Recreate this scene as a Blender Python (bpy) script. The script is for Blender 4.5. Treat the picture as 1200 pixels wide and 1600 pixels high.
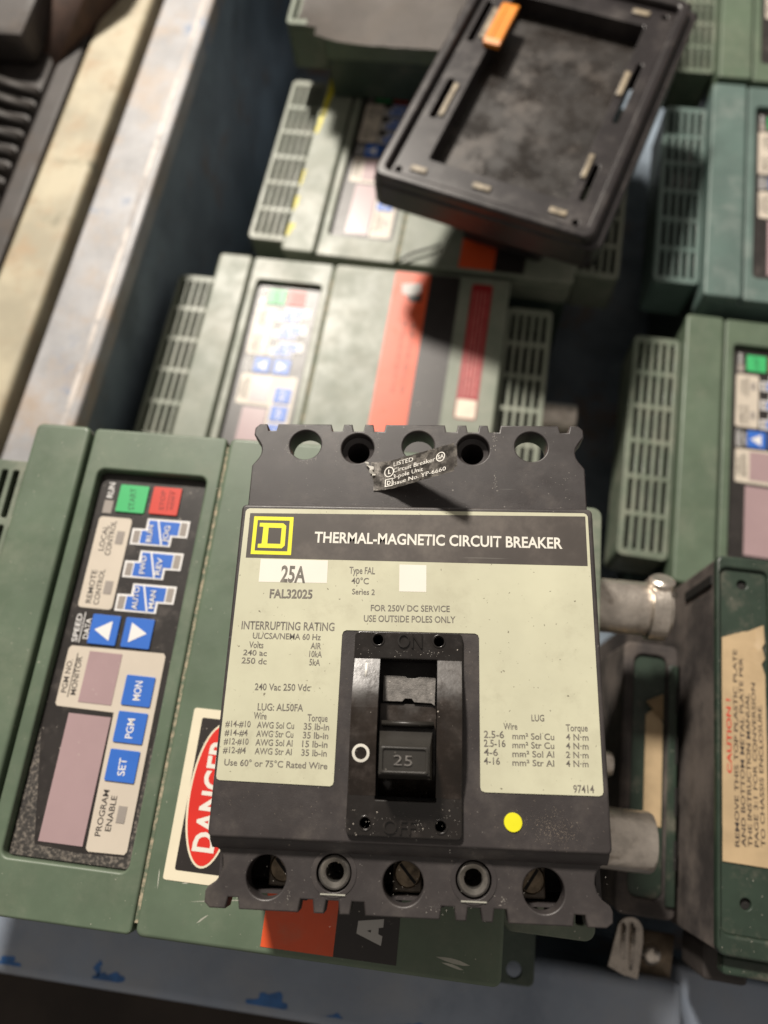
import bpy, bmesh, math, random
from mathutils import Vector, Matrix

# ------------------------------------------------------------------ clear
for o in list(bpy.data.objects):
    bpy.data.objects.remove(o, do_unlink=True)
scene = bpy.context.scene
COL = scene.collection
S = 0.001            # all dimensions below are millimetres
H0 = 400.0           # crate floor is z = 0; heights "h" count from the breaker's label face

# ------------------------------------------------------------------ camera
cam_d = bpy.data.cameras.new('camera')
cam = bpy.data.objects.new('camera', cam_d)
COL.objects.link(cam)
scene.camera = cam
X3 = (0.99756223, 0.01510938, -0.06812707)
Y3 = (-0.03664, 0.94437, -0.32680)
vX = Vector(X3).normalized()
vY = Vector(Y3); vY = (vY - vX * vX.dot(vY)).normalized()
vZ = vX.cross(vY)
right = Vector((vX[0], -vY[0], -vZ[0]))
down = Vector((vX[1], -vY[1], -vZ[1]))
fwd = Vector((vX[2], -vY[2], -vZ[2]))
rot = Matrix((right, -down, -fwd)).transposed().to_4x4()
cam.matrix_world = Matrix.Translation(Vector((62.45, -79.6, 227.98 + H0)) * S) @ rot
cam_d.sensor_fit = 'VERTICAL'
cam_d.sensor_height = 36.0
cam_d.sensor_width = 27.0
cam_d.lens = 36.0 * 1150 / 1600
cam_d.clip_start = 0.01
cam_d.clip_end = 30.0
cam_d.dof.use_dof = True
cam_d.dof.focus_distance = 0.236
cam_d.dof.aperture_fstop = 7.0

# ------------------------------------------------------------------ world and lamp
world = bpy.data.worlds.new('World')
scene.world = world
world.use_nodes = True
bg = world.node_tree.nodes['Background']
bg.inputs[0].default_value = (1.0, 0.90, 0.80, 1)
bg.inputs[1].default_value = 0.27

lamp_d = bpy.data.lights.new('high_bay_lamp', 'AREA')
lamp_d.shape = 'DISK'
lamp_d.size = 0.26
lamp_d.energy = 82.0
lamp_d.color = (1.0, 0.92, 0.82)
lamp = bpy.data.objects.new('high_bay_lamp', lamp_d)
COL.objects.link(lamp)
ldir = Vector((-0.30, 0.90, 1.0)).normalized()
lamp.location = Vector((0.03, 0.05, 0.30)) + ldir * 2.2
lamp.rotation_euler = ldir.to_track_quat('Z', 'Y').to_euler()

scene.view_settings.view_transform = 'Standard'
scene.view_settings.look = 'None'
scene.view_settings.exposure = 0.0
scene.view_settings.gamma = 1.0
scene.view_settings.use_curve_mapping = False
scene.render.engine = 'CYCLES'
scene.cycles.max_bounces = 6
scene.cycles.use_denoising = True


# ------------------------------------------------------------------ materials
def mat(name, col, rough=0.5, metal=0.0, spec=0.5, var=0.15, vscale=60, dust=None, dust_amt=0.0, dust_scale=90,
        dust_lo=0.5, dust_hi=0.75, bump=0.0, bscale=1500, bdist=0.0002, speck=0.0, speck_col=(0.6, 0.55, 0.48), scratch=0.0,
        rvar=0.0, dust2=None, dust2_amt=0.0, dust2_scale=20, d2_lo=0.5, d2_hi=0.65, coat=0.0):
    m = bpy.data.materials.new(name)
    m.use_nodes = True
    nt = m.node_tree
    N = nt.nodes
    L = nt.links
    b = N['Principled BSDF']
    b.inputs['Metallic'].default_value = metal
    b.inputs['Specular IOR Level'].default_value = spec
    b.inputs['Coat Weight'].default_value = coat
    tc = N.new('ShaderNodeTexCoord')
    oi = N.new('ShaderNodeObjectInfo')
    mp = N.new('ShaderNodeVectorMath'); mp.operation = 'MULTIPLY_ADD'
    mp.inputs[1].default_value = (1, 1, 1)
    mul = N.new('ShaderNodeVectorMath'); mul.operation = 'SCALE'
    mul.inputs['Scale'].default_value = 3.0
    cmb = N.new('ShaderNodeCombineXYZ')
    for i in range(3):
        L.new(oi.outputs['Random'], cmb.inputs[i])
    L.new(cmb.outputs[0], mul.inputs[0])
    L.new(tc.outputs['Object'], mp.inputs[0])
    L.new(mul.outputs[0], mp.inputs[2])
    V = mp.outputs[0]

    def noise(sc, det=4, rgh=0.6, vec=None):
        n = N.new('ShaderNodeTexNoise')
        n.inputs['Scale'].default_value = sc
        n.inputs['Detail'].default_value = det
        n.inputs['Roughness'].default_value = rgh
        L.new(vec or V, n.inputs['Vector'])
        return n.outputs['Fac']

    def ramp(src, lo, hi, a=0.0, c=1.0):
        r = N.new('ShaderNodeMapRange')
        r.interpolation_type = 'SMOOTHSTEP'
        r.inputs['From Min'].default_value = lo
        r.inputs['From Max'].default_value = hi
        r.inputs['To Min'].default_value = a
        r.inputs['To Max'].default_value = c
        L.new(src, r.inputs['Value'])
        return r.outputs[0]

    def mix(fac, a, bcol):
        x = N.new('ShaderNodeMix'); x.data_type = 'RGBA'
        L.new(fac, x.inputs[0])
        if isinstance(a, tuple):
            x.inputs[6].default_value = (*a, 1)
        else:
            L.new(a, x.inputs[6])
        x.inputs[7].default_value = (*bcol, 1)
        return x.outputs[2]

    lo = tuple(c * (1 - var) for c in col)
    hi = tuple(min(1, c * (1 + var)) for c in col)
    c = mix(ramp(noise(vscale), 0.3, 0.7), lo, hi)
    rsum = None
    if dust_amt:
        f = ramp(noise(dust_scale, 6, 0.7), dust_lo, dust_hi, 0, dust_amt)
        c = mix(f, c, dust)
        rsum = f
    if dust2_amt:
        f = ramp(noise(dust2_scale, 6, 0.65), d2_lo, d2_hi, 0, dust2_amt)
        c = mix(f, c, dust2)
        rsum = f
    if speck:
        f = ramp(noise(900, 2, 0.5), 0.74 - 0.05 * speck, 0.78, 0, 0.8)
        c = mix(f, c, speck_col)
    if scratch:
        sv = N.new('ShaderNodeMapping')
        sv.inputs['Scale'].default_value = (25, 900, 25)
        sv.inputs['Rotation'].default_value = (0, 0, 0.5)
        L.new(V, sv.inputs['Vector'])
        f = ramp(noise(1.0, 3, 0.5, sv.outputs[0]), 0.72, 0.78, 0, scratch)
        c = mix(f, c, (0.55, 0.55, 0.5))
    L.new(c, b.inputs['Base Color'])
    rr = ramp(noise(vscale * 1.7, 5, 0.7), 0.3, 0.7, max(0.02, rough - rvar), min(1, rough + rvar))
    if rsum is not None:
        ad = N.new('ShaderNodeMath'); ad.operation = 'MULTIPLY_ADD'; ad.use_clamp = True
        L.new(rsum, ad.inputs[0]); ad.inputs[1].default_value = 0.35
        L.new(rr, ad.inputs[2])
        rr = ad.outputs[0]
    L.new(rr, b.inputs['Roughness'])
    if bump:
        bp = N.new('ShaderNodeBump')
        bp.inputs['Strength'].default_value = bump
        bp.inputs['Distance'].default_value = bdist
        L.new(noise(bscale, 3, 0.6), bp.inputs['Height'])
        L.new(bp.outputs[0], b.inputs['Normal'])
    return m


TAN = (0.32, 0.26, 0.19)
GREY = (0.30, 0.28, 0.26)
M = {}
M['black'] = mat('moulded_black_plastic', (0.037, 0.032, 0.032), 0.43, var=0.15, dust=(0.16, 0.14, 0.12), dust_amt=0.30, dust_scale=60,
                 dust_lo=0.46, dust_hi=0.8, dust2=(0.22, 0.19, 0.15), dust2_amt=0.30, dust2_scale=26, d2_lo=0.56, d2_hi=0.8, scratch=0.12, bump=0.35, bscale=2600, bdist=0.00012, speck=0.1, speck_col=(0.25,0.23,0.21), rvar=0.06)
M['gloss'] = mat('gloss_black_plastic', (0.012, 0.010, 0.009), 0.26, var=0.2, dust=(0.13, 0.11, 0.10), dust_amt=0.22, dust_scale=160,
                 dust_lo=0.52, dust_hi=0.8, bump=0.08, bscale=900, speck=0.3, rvar=0.08, coat=0.2)
M['rail'] = mat('worn_brown_black_plastic', (0.018, 0.013, 0.010), 0.29, var=0.3, dust=(0.12, 0.10, 0.09), dust_amt=0.35, dust_scale=120,
                dust_lo=0.5, dust_hi=0.8, bump=0.12, bscale=700, speck=0.2, rvar=0.10)
M['handle'] = mat('handle_plastic', (0.024, 0.022, 0.019), 0.40, var=0.15, bump=0.3, bscale=2200, bdist=0.0001, speck=0.5)
M['slide'] = mat('brushed_grey_slide', (0.16, 0.15, 0.14), 0.42, var=0.3, vscale=500, bump=0.6, bscale=1800, bdist=0.0002, speck=1.2)
M['cavity'] = mat('dark_cavity', (0.008, 0.007, 0.006), 0.7, var=0.1, speck=0.6)
M['cream'] = mat('cream_label', (0.54, 0.535, 0.395), 0.45, var=0.06, vscale=30, dust=(0.33, 0.31, 0.22), dust_amt=0.6, dust_scale=80,
                 dust_lo=0.52, dust_hi=0.85, dust2=(0.40, 0.385, 0.275), dust2_amt=0.65, dust2_scale=26, d2_lo=0.48, d2_hi=0.75, speck=0.8, speck_col=(0.12, 0.10, 0.07), rvar=0.05)
M['band'] = mat('dark_label_band', (0.066, 0.056, 0.050), 0.42, var=0.15, dust=(0.20, 0.17, 0.14), dust_amt=0.30, dust_scale=60,
                dust_lo=0.45, dust_hi=0.8, scratch=0.10)
M['white'] = mat('white_print', (0.72, 0.70, 0.63), 0.5, var=0.02)
M['ink'] = mat('brown_grey_ink', (0.150, 0.135, 0.115), 0.55, var=0.3, vscale=900)
M['ink_light'] = mat('worn_grey_ink', (0.20, 0.18, 0.15), 0.6, var=0.25, vscale=600)
M['yellow'] = mat('yellow_print', (0.76, 0.72, 0.015), 0.45, var=0.05)
M['brass'] = mat('dull_brass', (0.20, 0.155, 0.105), 0.42, metal=0.6, var=0.35, vscale=300, dust=(0.06, 0.05, 0.04), dust_amt=0.6, dust_scale=250)
M['lug'] = mat('dull_tin_lug', (0.15, 0.125, 0.10), 0.5, metal=0.4, var=0.3, vscale=200)
M['bush'] = mat('zinc_bushing', (0.45, 0.43, 0.40), 0.30, metal=0.9, var=0.2, vscale=300)
M['foil'] = mat('black_foil_label', (0.12, 0.11, 0.10), 0.30, metal=0.35, var=0.4, vscale=260, dust=(0.42, 0.39, 0.35), dust_amt=0.75, dust_scale=300,
                dust_lo=0.40, dust_hi=0.66, bump=0.4, bscale=500)
M['foil_white'] = mat('silver_print', (0.82, 0.80, 0.74), 0.5, var=0.1)
M['green'] = mat('green_painted_plastic', (0.096, 0.134, 0.090), 0.43, var=0.10, vscale=35, dust=(0.22, 0.23, 0.17), dust_amt=0.32, dust_scale=40,
                 dust_lo=0.45, dust_hi=0.8, bump=0.10, bscale=900, bdist=0.0001, speck=0.25, rvar=0.07)
M['green_dusty'] = mat('dusty_green_plastic', (0.115, 0.145, 0.105), 0.46, var=0.12, vscale=30, dust=(0.30, 0.29, 0.23), dust_amt=0.45, dust_scale=55,
                       dust_lo=0.4, dust_hi=0.75, bump=0.10, bscale=900, bdist=0.0001, speck=0.4, rvar=0.1)
M['green_glare_dusty'] = mat('glare_paled_dusty_green', (0.165, 0.19, 0.145), 0.45, var=0.08, vscale=22, dust=(0.36, 0.35, 0.29), dust_amt=0.45, dust_scale=26,  # pale base has the lamp's glare painted in; dust and dark specks are dirt
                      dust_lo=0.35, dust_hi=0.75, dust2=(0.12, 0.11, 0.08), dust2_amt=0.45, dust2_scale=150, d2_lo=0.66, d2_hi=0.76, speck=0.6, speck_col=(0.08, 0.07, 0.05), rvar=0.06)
M['green_blue'] = mat('bluish_green_plastic', (0.095, 0.145, 0.130), 0.45, var=0.12, vscale=30, dust=(0.24, 0.27, 0.25), dust_amt=0.4, dust_scale=40, rvar=0.08)
M['dark_green'] = mat('dark_green_chassis', (0.030, 0.050, 0.036), 0.45, var=0.2, dust=(0.16, 0.14, 0.11), dust_amt=0.35, dust_scale=30)
M['groove_dust'] = mat('dust_in_groove', (0.10, 0.13, 0.085), 0.7, var=0.1, dust=(0.42, 0.35, 0.25), dust_amt=0.9, dust_scale=220, dust_lo=0.42, dust_hi=0.6)
M['overlay'] = mat('black_membrane', (0.022, 0.019, 0.018), 0.38, var=0.2, dust=(0.20, 0.17, 0.15), dust_amt=0.30, dust_scale=90,
                   dust_lo=0.5, dust_hi=0.8, speck=0.4)
M['overlay_dust'] = mat('grit_on_membrane', (0.030, 0.027, 0.025), 0.7, var=0.2, dust=(0.24, 0.21, 0.18), dust_amt=0.75, dust_scale=700,
                        dust_lo=0.45, dust_hi=0.65)
M['beige'] = mat('beige_print', (0.56, 0.50, 0.42), 0.42, var=0.03)
M['led'] = mat('grey_indicator_window', (0.30, 0.27, 0.245), 0.35, var=0.05)
M['display'] = mat('pink_display_window', (0.36, 0.255, 0.265), 0.28, var=0.05, vscale=30, speck=0.15)
M['keygreen'] = mat('green_key', (0.045, 0.42, 0.14), 0.42, var=0.04)
M['keyred'] = mat('red_key', (0.55, 0.045, 0.028), 0.42, var=0.04)
M['keyblue'] = mat('blue_key', (0.030, 0.135, 0.52), 0.40, var=0.04)
M['panel_white'] = mat('panel_white_print', (0.72, 0.71, 0.70), 0.45, var=0.02)
M['panel_ink'] = mat('panel_black_print', (0.035, 0.030, 0.028), 0.5, var=0.1)
M['key_ink'] = mat('dark_green_print', (0.02, 0.16, 0.06), 0.5, var=0.1)
M['key_ink_red'] = mat('dark_red_print', (0.22, 0.015, 0.012), 0.5, var=0.1)
M['danger_cream'] = mat('danger_sticker_cream', (0.72, 0.66, 0.50), 0.45, var=0.03)
M['danger_black'] = mat('sticker_black', (0.022, 0.018, 0.017), 0.42, var=0.15, scratch=0.1, speck=0.2)
M['danger_red'] = mat('sticker_red', (0.62, 0.025, 0.016), 0.42, var=0.05)
M['orange'] = mat('sticker_orange_red', (0.66, 0.085, 0.022), 0.42, var=0.08, vscale=40, dust=(0.35, 0.20, 0.13), dust_amt=0.25)
M['stick_grey'] = mat('sticker_grey_print', (0.45, 0.44, 0.42), 0.45, var=0.03)
M['maroon'] = mat('maroon_label', (0.30, 0.018, 0.022), 0.42, var=0.1)
M['orange_ink'] = mat('worn_print_on_orange', (0.40, 0.10, 0.055), 0.5, var=0.3, vscale=300)
M['maroon_line'] = mat('pale_print_on_maroon', (0.48, 0.16, 0.14), 0.45, var=0.5, vscale=500)
M['maroon_white'] = mat('maroon_label_tab', (0.70, 0.62, 0.50), 0.42, var=0.1)
M['zinc'] = mat('cast_zinc_conduit', (0.70, 0.64, 0.57), 0.34, metal=0.9, var=0.18, vscale=120, dust=(0.26, 0.21, 0.16), dust_amt=0.6,
                dust_scale=110, dust_lo=0.5, dust_hi=0.75, bump=0.5, bscale=420, bdist=0.0006)
M['zinc_dark'] = mat('dirty_plated_steel', (0.22, 0.17, 0.12), 0.5, metal=0.5, var=0.3, vscale=150, dust=(0.10, 0.07, 0.05), dust_amt=0.7, dust_scale=120)
M['steel'] = mat('bright_plated_steel', (0.40, 0.36, 0.32), 0.27, metal=1.0, var=0.2, vscale=200, dust=(0.30, 0.25, 0.20), dust_amt=0.35, dust_scale=200)
M['heat'] = mat('dusty_black_heatsink', (0.045, 0.038, 0.036), 0.75, var=0.3, vscale=40, dust=(0.17, 0.14, 0.12), dust_amt=0.7, dust_scale=20,
                dust_lo=0.38, dust_hi=0.68, bump=0.3, bscale=700)
M['plate_green'] = mat('dusty_dark_green_plate', (0.024, 0.040, 0.028), 0.42, var=0.15, dust=(0.20, 0.17, 0.135), dust_amt=0.55, dust_scale=45,
                       dust_lo=0.5, dust_hi=0.75, speck=0.4, bump=0.08)
M['kraft'] = mat('tan_paper_label', (0.46, 0.34, 0.20), 0.6, var=0.10, vscale=60, dust=(0.36, 0.26, 0.15), dust_amt=0.5, dust_scale=80, bump=0.2, bscale=200)
M['kraft_ink'] = mat('tan_label_black_print', (0.045, 0.035, 0.030), 0.6, var=0.4, vscale=300)
M['kraft_red'] = mat('tan_label_red_print', (0.50, 0.018, 0.010), 0.6, var=0.15)
M['tray'] = mat('black_tray_plastic', (0.018, 0.015, 0.016), 0.33, var=0.2, dust=(0.10, 0.085, 0.075), dust_amt=0.35, dust_scale=50,
                dust_lo=0.45, dust_hi=0.75, bump=0.15, bscale=900)
M['tray_floor'] = mat('stained_tray_floor', (0.017, 0.014, 0.012), 0.34, var=0.3, vscale=25, dust=(0.09, 0.073, 0.06), dust_amt=0.5, dust_scale=24,
                      dust_lo=0.5, dust_hi=0.68, rvar=0.12, speck=0.5)
M['clip'] = mat('yellowed_clip', (0.24, 0.20, 0.14), 0.45, var=0.4, vscale=200)
M['orange_tab'] = mat('orange_plastic', (0.72, 0.24, 0.025), 0.38, var=0.06)
M['blue'] = mat('worn_blue_grey_paint', (0.23, 0.275, 0.35), 0.40, var=0.12, vscale=16, dust=(0.33, 0.34, 0.36), dust_amt=0.6, dust_scale=12,
                dust_lo=0.4, dust_hi=0.7, dust2=(0.10, 0.13, 0.18), dust2_amt=0.6, dust2_scale=14, d2_lo=0.55, d2_hi=0.75, speck=0.3, speck_col=(0.25, 0.13, 0.06), bump=0.15, bscale=200, bdist=0.0004, rvar=0.08)
M['chip'] = mat('bright_blue_paint', (0.025, 0.12, 0.34), 0.45, var=0.25, vscale=120)
M['rim'] = mat('bare_worn_rim', (0.30, 0.30, 0.31), 0.42, var=0.2, vscale=22, dust=(0.34, 0.26, 0.19), dust_amt=0.75, dust_scale=17,
               dust_lo=0.45, dust_hi=0.66, dust2=(0.10, 0.18, 0.32), dust2_amt=0.6, dust2_scale=26, d2_lo=0.56, d2_hi=0.70, speck=0.3, speck_col=(0.1,0.07,0.05), bump=0.25, bscale=180, bdist=0.0005, rvar=0.1)
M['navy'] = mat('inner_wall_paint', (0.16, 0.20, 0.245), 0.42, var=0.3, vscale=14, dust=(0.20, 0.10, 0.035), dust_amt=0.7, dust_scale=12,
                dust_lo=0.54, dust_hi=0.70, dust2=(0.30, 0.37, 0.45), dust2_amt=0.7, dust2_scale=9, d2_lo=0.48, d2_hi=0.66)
M['worn'] = mat('bare_rubbed_metal', (0.55, 0.50, 0.46), 0.40, var=0.2, vscale=60, dust=(0.30, 0.29, 0.29), dust_amt=0.85, dust_scale=30, dust_lo=0.45, dust_hi=0.6)
M['beam'] = mat('cream_painted_rim', (0.38, 0.34, 0.24), 0.55, var=0.2, vscale=20, dust=(0.34, 0.24, 0.14), dust_amt=0.75, dust_scale=26,
                dust_lo=0.48, dust_hi=0.7, dust2=(0.17, 0.17, 0.13), dust2_amt=0.7, dust2_scale=36, d2_lo=0.55, d2_hi=0.75)
M['junk'] = mat('grimy_dark_metal', (0.032, 0.027, 0.025), 0.6, var=0.4, vscale=30, dust=(0.11, 0.09, 0.075), dust_amt=0.55, dust_scale=18)
M['fin'] = mat('grimy_fin', (0.030, 0.025, 0.022), 0.6, var=0.3)
M['rust'] = mat('rust_brown', (0.060, 0.032, 0.022), 0.7, var=0.3)
M['floor'] = mat('dark_concrete', (0.030, 0.022, 0.017), 0.8, var=0.3, vscale=12)
M['film'] = mat('dusty_grey_sheet', (0.17, 0.15, 0.135), 0.55, var=0.2, vscale=16, dust=(0.26, 0.23, 0.20), dust_amt=0.5, dust_scale=22)
M['yellow_paint'] = mat('yellow_marker', (0.55, 0.48, 0.02), 0.5, var=0.2, vscale=150)
M['fleck'] = mat('pale_fleck', (0.32, 0.30, 0.27), 0.7, var=0.4, vscale=400)
M['fleck_tan'] = mat('tan_dust_fleck', (0.24, 0.195, 0.15), 0.8, var=0.4, vscale=400)
M['dust_mark'] = mat('pale_scuff', (0.42, 0.42, 0.36), 0.7, var=0.2)


# ------------------------------------------------------------------ mesh helpers
def finish(me, smooth=True, ang=38):
    if smooth:
        me.polygons.foreach_set('use_smooth', [True] * len(me.polygons))
        me.set_sharp_from_angle(angle=math.radians(ang))
        for p in me.polygons:          # keep big flat faces truly flat beside their rounded edges
            if max(abs(p.normal.x), abs(p.normal.y), abs(p.normal.z)) > 0.9997:
                p.use_smooth = False
    me.update()


def link(name, me, m, parent=None, loc=None, kind=None):
    o = bpy.data.objects.new(name, me)
    COL.objects.link(o)
    if m is not None and not me.materials:
        me.materials.append(m if not isinstance(m, str) else M[m])
    if parent is not None:
        o.parent = parent
    if loc is not None:
        o.location = Vector(loc) * S
    if kind:
        o['kind'] = kind
    return o


class Frame:
    """A local millimetre frame; org is subtracted so meshes sit on their root."""
    def __init__(self, root, org=(0, 0, 0)):
        self.root = root
        self.org = Vector(org)


def bm_out(name, bm, m, fr, parent, ang=38, smooth=True):
    org = fr.org
    for v in bm.verts:
        v.co = (v.co - org) * S
    bmesh.ops.recalc_face_normals(bm, faces=bm.faces)
    me = bpy.data.meshes.new(name)
    bm.to_mesh(me)
    bm.free()
    finish(me, smooth, ang)
    return link(name, me, m, parent or fr.root)


def bevel_all(bm, w, seg=2, ang=30):
    es = [e for e in bm.edges if len(e.link_faces) == 2 and e.calc_face_angle(0) > math.radians(ang)]
    if w > 0 and es:
        bmesh.ops.bevel(bm, geom=es, offset=w, segments=seg, affect='EDGES', profile=0.5, clamp_overlap=True)


def box(name, x0, x1, y0, y1, z0, z1, m, fr, parent=None, bev=0.0, seg=2):
    bm = bmesh.new()
    bmesh.ops.create_cube(bm, size=1)
    for v in bm.verts:
        v.co = Vector(((x0 + x1) / 2 + v.co.x * (x1 - x0), (y0 + y1) / 2 + v.co.y * (y1 - y0), (z0 + z1) / 2 + v.co.z * (z1 - z0)))
    bevel_all(bm, bev, seg)
    return bm_out(name, bm, m, fr, parent)


def prism_yz(name, prof, x0, x1, m, fr, parent=None, bev=0.0):
    """profile in (y, z) swept along x"""
    bm = bmesh.new()
    a = [bm.verts.new((x0, y, z)) for y, z in prof]
    b = [bm.verts.new((x1, y, z)) for y, z in prof]
    n = len(prof)
    bm.faces.new(a); bm.faces.new(b[::-1])
    for i in range(n):
        bm.faces.new((a[i], b[i], b[(i + 1) % n], a[(i + 1) % n]))
    bevel_all(bm, bev)
    return bm_out(name, bm, m, fr, parent)


def circ(cx, cy, r, n=28, a0=0.0, a1=2 * math.pi, rev=False):
    p = [(cx + r * math.cos(a0 + (a1 - a0) * i / n), cy + r * math.sin(a0 + (a1 - a0) * i / n)) for i in range(n)]
    return p[::-1] if rev else p


def rrect(x0, x1, y0, y1, r, n=5):
    p = []
    for cx, cy, a in ((x1 - r, y1 - r, 0), (x0 + r, y1 - r, 90), (x0 + r, y0 + r, 180), (x1 - r, y0 + r, 270)):
        for i in range(n + 1):
            t = math.radians(a + 90 * i / n)
            p.append((cx + r * math.cos(t), cy + r * math.sin(t)))
    return p


def slab(name, outlines, z0, z1, m, fr, parent=None, bev=0.0, res=2):
    """flat plate with holes: first outline outer, others holes; rounded edges of radius bev"""
    cu = bpy.data.curves.new('t', 'CURVE')
    cu.dimensions = '2D'
    cu.fill_mode = 'BOTH'
    cu.extrude = max(1e-4, (z1 - z0) / 2 - bev)
    cu.bevel_depth = bev
    cu.bevel_resolution = res
    cu.offset = -bev
    for o in outlines:
        sp = cu.splines.new('POLY')
        sp.points.add(len(o) - 1)
        for i, (x, y) in enumerate(o):
            sp.points[i].co = (x, y, 0, 1)
        sp.use_cyclic_u = True
    ob = bpy.data.objects.new('t', cu)
    me = bpy.data.meshes.new_from_object(ob)
    bpy.data.objects.remove(ob)
    bpy.data.curves.remove(cu)
    bm = bmesh.new()
    bm.from_mesh(me)
    bpy.data.meshes.remove(me)
    bmesh.ops.remove_doubles(bm, verts=bm.verts, dist=1e-4)
    zc = (z0 + z1) / 2
    for v in bm.verts:
        v.co.z += zc
    return bm_out(name, bm, m, fr, parent)


def flat(name, pts, z, m, fr, parent=None, th=0.12):
    return slab(name, [pts], z, z + th, m, fr, parent)


def rect(x0, x1, y0, y1):
    return [(x0, y0), (x1, y0), (x1, y1), (x0, y1)]


def lathe(name, prof, centre, axis, m, fr, parent=None, n=32, closed=True):
    """profile of (radius, along-axis) revolved about an axis through centre"""
    ax = Vector(axis).normalized()
    u = ax.orthogonal().normalized()
    w = ax.cross(u)
    c = Vector(centre)
    bm = bmesh.new()
    rings = []
    for r, t in prof:
        if r < 1e-6:
            rings.append([bm.verts.new(c + ax * t)])
        else:
            rings.append([bm.verts.new(c + ax * t + (u * math.cos(2 * math.pi * i / n) + w * math.sin(2 * math.pi * i / n)) * r) for i in range(n)])
    for a, b in zip(rings, rings[1:]):
        for i in range(n):
            j = (i + 1) % n
            if len(a) == 1 and len(b) == 1:
                continue
            if len(a) == 1:
                bm.faces.new((a[0], b[i], b[j]))
            elif len(b) == 1:
                bm.faces.new((a[i], a[j], b[0]))
            else:
                bm.faces.new((a[i], a[j], b[j], b[i]))
    return bm_out(name, bm, m, fr, parent)


_H = {}


def text_mesh(txt, bold=0.0, spacing=1.0, ext=0.0):
    cu = bpy.data.curves.new('t', 'FONT')
    cu.body = txt
    cu.size = 1.0
    cu.offset = bold
    cu.space_character = spacing
    cu.extrude = ext
    cu.resolution_u = 3
    ob = bpy.data.objects.new('t', cu)
    me = bpy.data.meshes.new_from_object(ob)
    bpy.data.objects.remove(ob)
    bpy.data.curves.remove(cu)
    return me


def cap_height():
    if 'c' not in _H:
        me = text_mesh('H')
        _H['c'] = max(v.co.y for v in me.vertices)
        bpy.data.meshes.remove(me)
    return _H['c']


def text(txt, a, b, cap, z, m, fr, parent=None, bold=0.0, warp=None, spacing=1.0, ext=0.0, name='lettering'):
    """lettering whose baseline runs from a to b (mm) with capitals cap mm high"""
    me = text_mesh(txt, bold, spacing, ext / max(cap, 0.1))
    xs = [v.co.x for v in me.vertices]
    x0, x1 = min(xs), max(xs)
    d = Vector((b[0] - a[0], b[1] - a[1]))
    w = d.length
    d.normalize()
    nrm = Vector((-d.y, d.x))
    sy = cap / cap_height()
    org = fr.org
    for v in me.vertices:
        p = Vector(a) + d * ((v.co.x - x0) / (x1 - x0) * w) + nrm * (v.co.y * sy)
        q = Vector((p.x, p.y, z + v.co.z * cap))
        if warp:
            q = warp(q)
        v.co = (q - org) * S
    me.name = name
    me.update()
    return link(name, me, m, parent or fr.root)


def empty(name, loc_mm, rz=0.0, label=None, cat=None, group=None):
    o = bpy.data.objects.new(name, None)
    o.empty_display_size = 0.02
    COL.objects.link(o)
    o.location = Vector(loc_mm) * S
    o.rotation_euler = (0, 0, rz)
    tag(o, label, cat, group)
    return o


def tag(o, label=None, cat=None, group=None):
    if label: o['label'] = label
    if cat: o['category'] = cat
    if group: o['group'] = group
    return o


def copy_tree(o, parent=None):
    c = o.copy()
    COL.objects.link(c)
    if parent is not None:
        c.parent = parent
    for ch in list(o.children):
        copy_tree(ch, c)
    return c


# ------------------------------------------------------------------ the setting: floor under the crates
fr0 = Frame(None)
bm = bmesh.new()
for x, y in ((-2500, -1500), (2500, -1500), (2500, 3500), (-2500, 3500)):
    bm.verts.new((x, y, -150))
bm.faces.new(bm.verts)
o = bm_out('floor', bm, 'floor', fr0, None)
o['kind'] = 'structure'

# crate frame: rotated with the rim
CA = math.radians(-7.2)


def crate_pt(x, y):
    return (x, y)


def rotated_root(name, ox, oy, h, ang, label, cat, group=None):
    return empty(name, (ox, oy, h + H0), ang, label, cat, group)


# ---- blue steel crate. Local origin at its outer front left corner, z = 0 at its floor
crate = rotated_root('steel_crate', -243.0, -176.5, -H0, CA, 'worn blue painted steel crate holding the green drives', 'crate')
fc = Frame(crate)
RIMZ = 220.0
W, LN = 760.0, 1010.0
RW = 41.0


def rim_bar(name, x0, x1, y0, y1, m):
    return box(name, x0, x1, y0, y1, RIMZ - 16, RIMZ, m, fc, None, 2.2, 3)


rim_bar('side_rim', 0, RW, RW + 0.5, LN - RW - 0.5, 'rim')
front_rim = box('front_rim', 0, 424, 0, RW, RIMZ - 16, RIMZ, 'blue', fc, None, 5.0, 4)
front_rim.rotation_euler.z = math.radians(2.4)
box('low_rim', 424.8, W, 22, 22 + RW, RIMZ - 40, RIMZ - 22, 'blue', fc, None, 3.0, 3)
rim_bar('side_rim', W - RW, W, RW + 0.5, LN - RW - 0.5, 'rim')
rim_bar('back_rim', 0, W, LN - RW, LN, 'blue')
box('side_wall', 30, 36, 8, LN - 8, 2, RIMZ - 16.2, 'navy', fc)
box('side_wall', W - 36, W - 30, 8, LN - 8, 2, RIMZ - 16.2, 'navy', fc)
box('front_wall', 36.5, W - 36.5, 34, 40, 2, RIMZ - 40.2, 'navy', fc)
box('back_wall', 36.5, W - 36.5, LN - 26, LN - 20, 2, RIMZ - 16.2, 'navy', fc)
box('crate_bottom', 8, W - 8, 8, LN - 8, -4, 1.6, 'navy', fc)
rp = random.Random(21)
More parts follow.
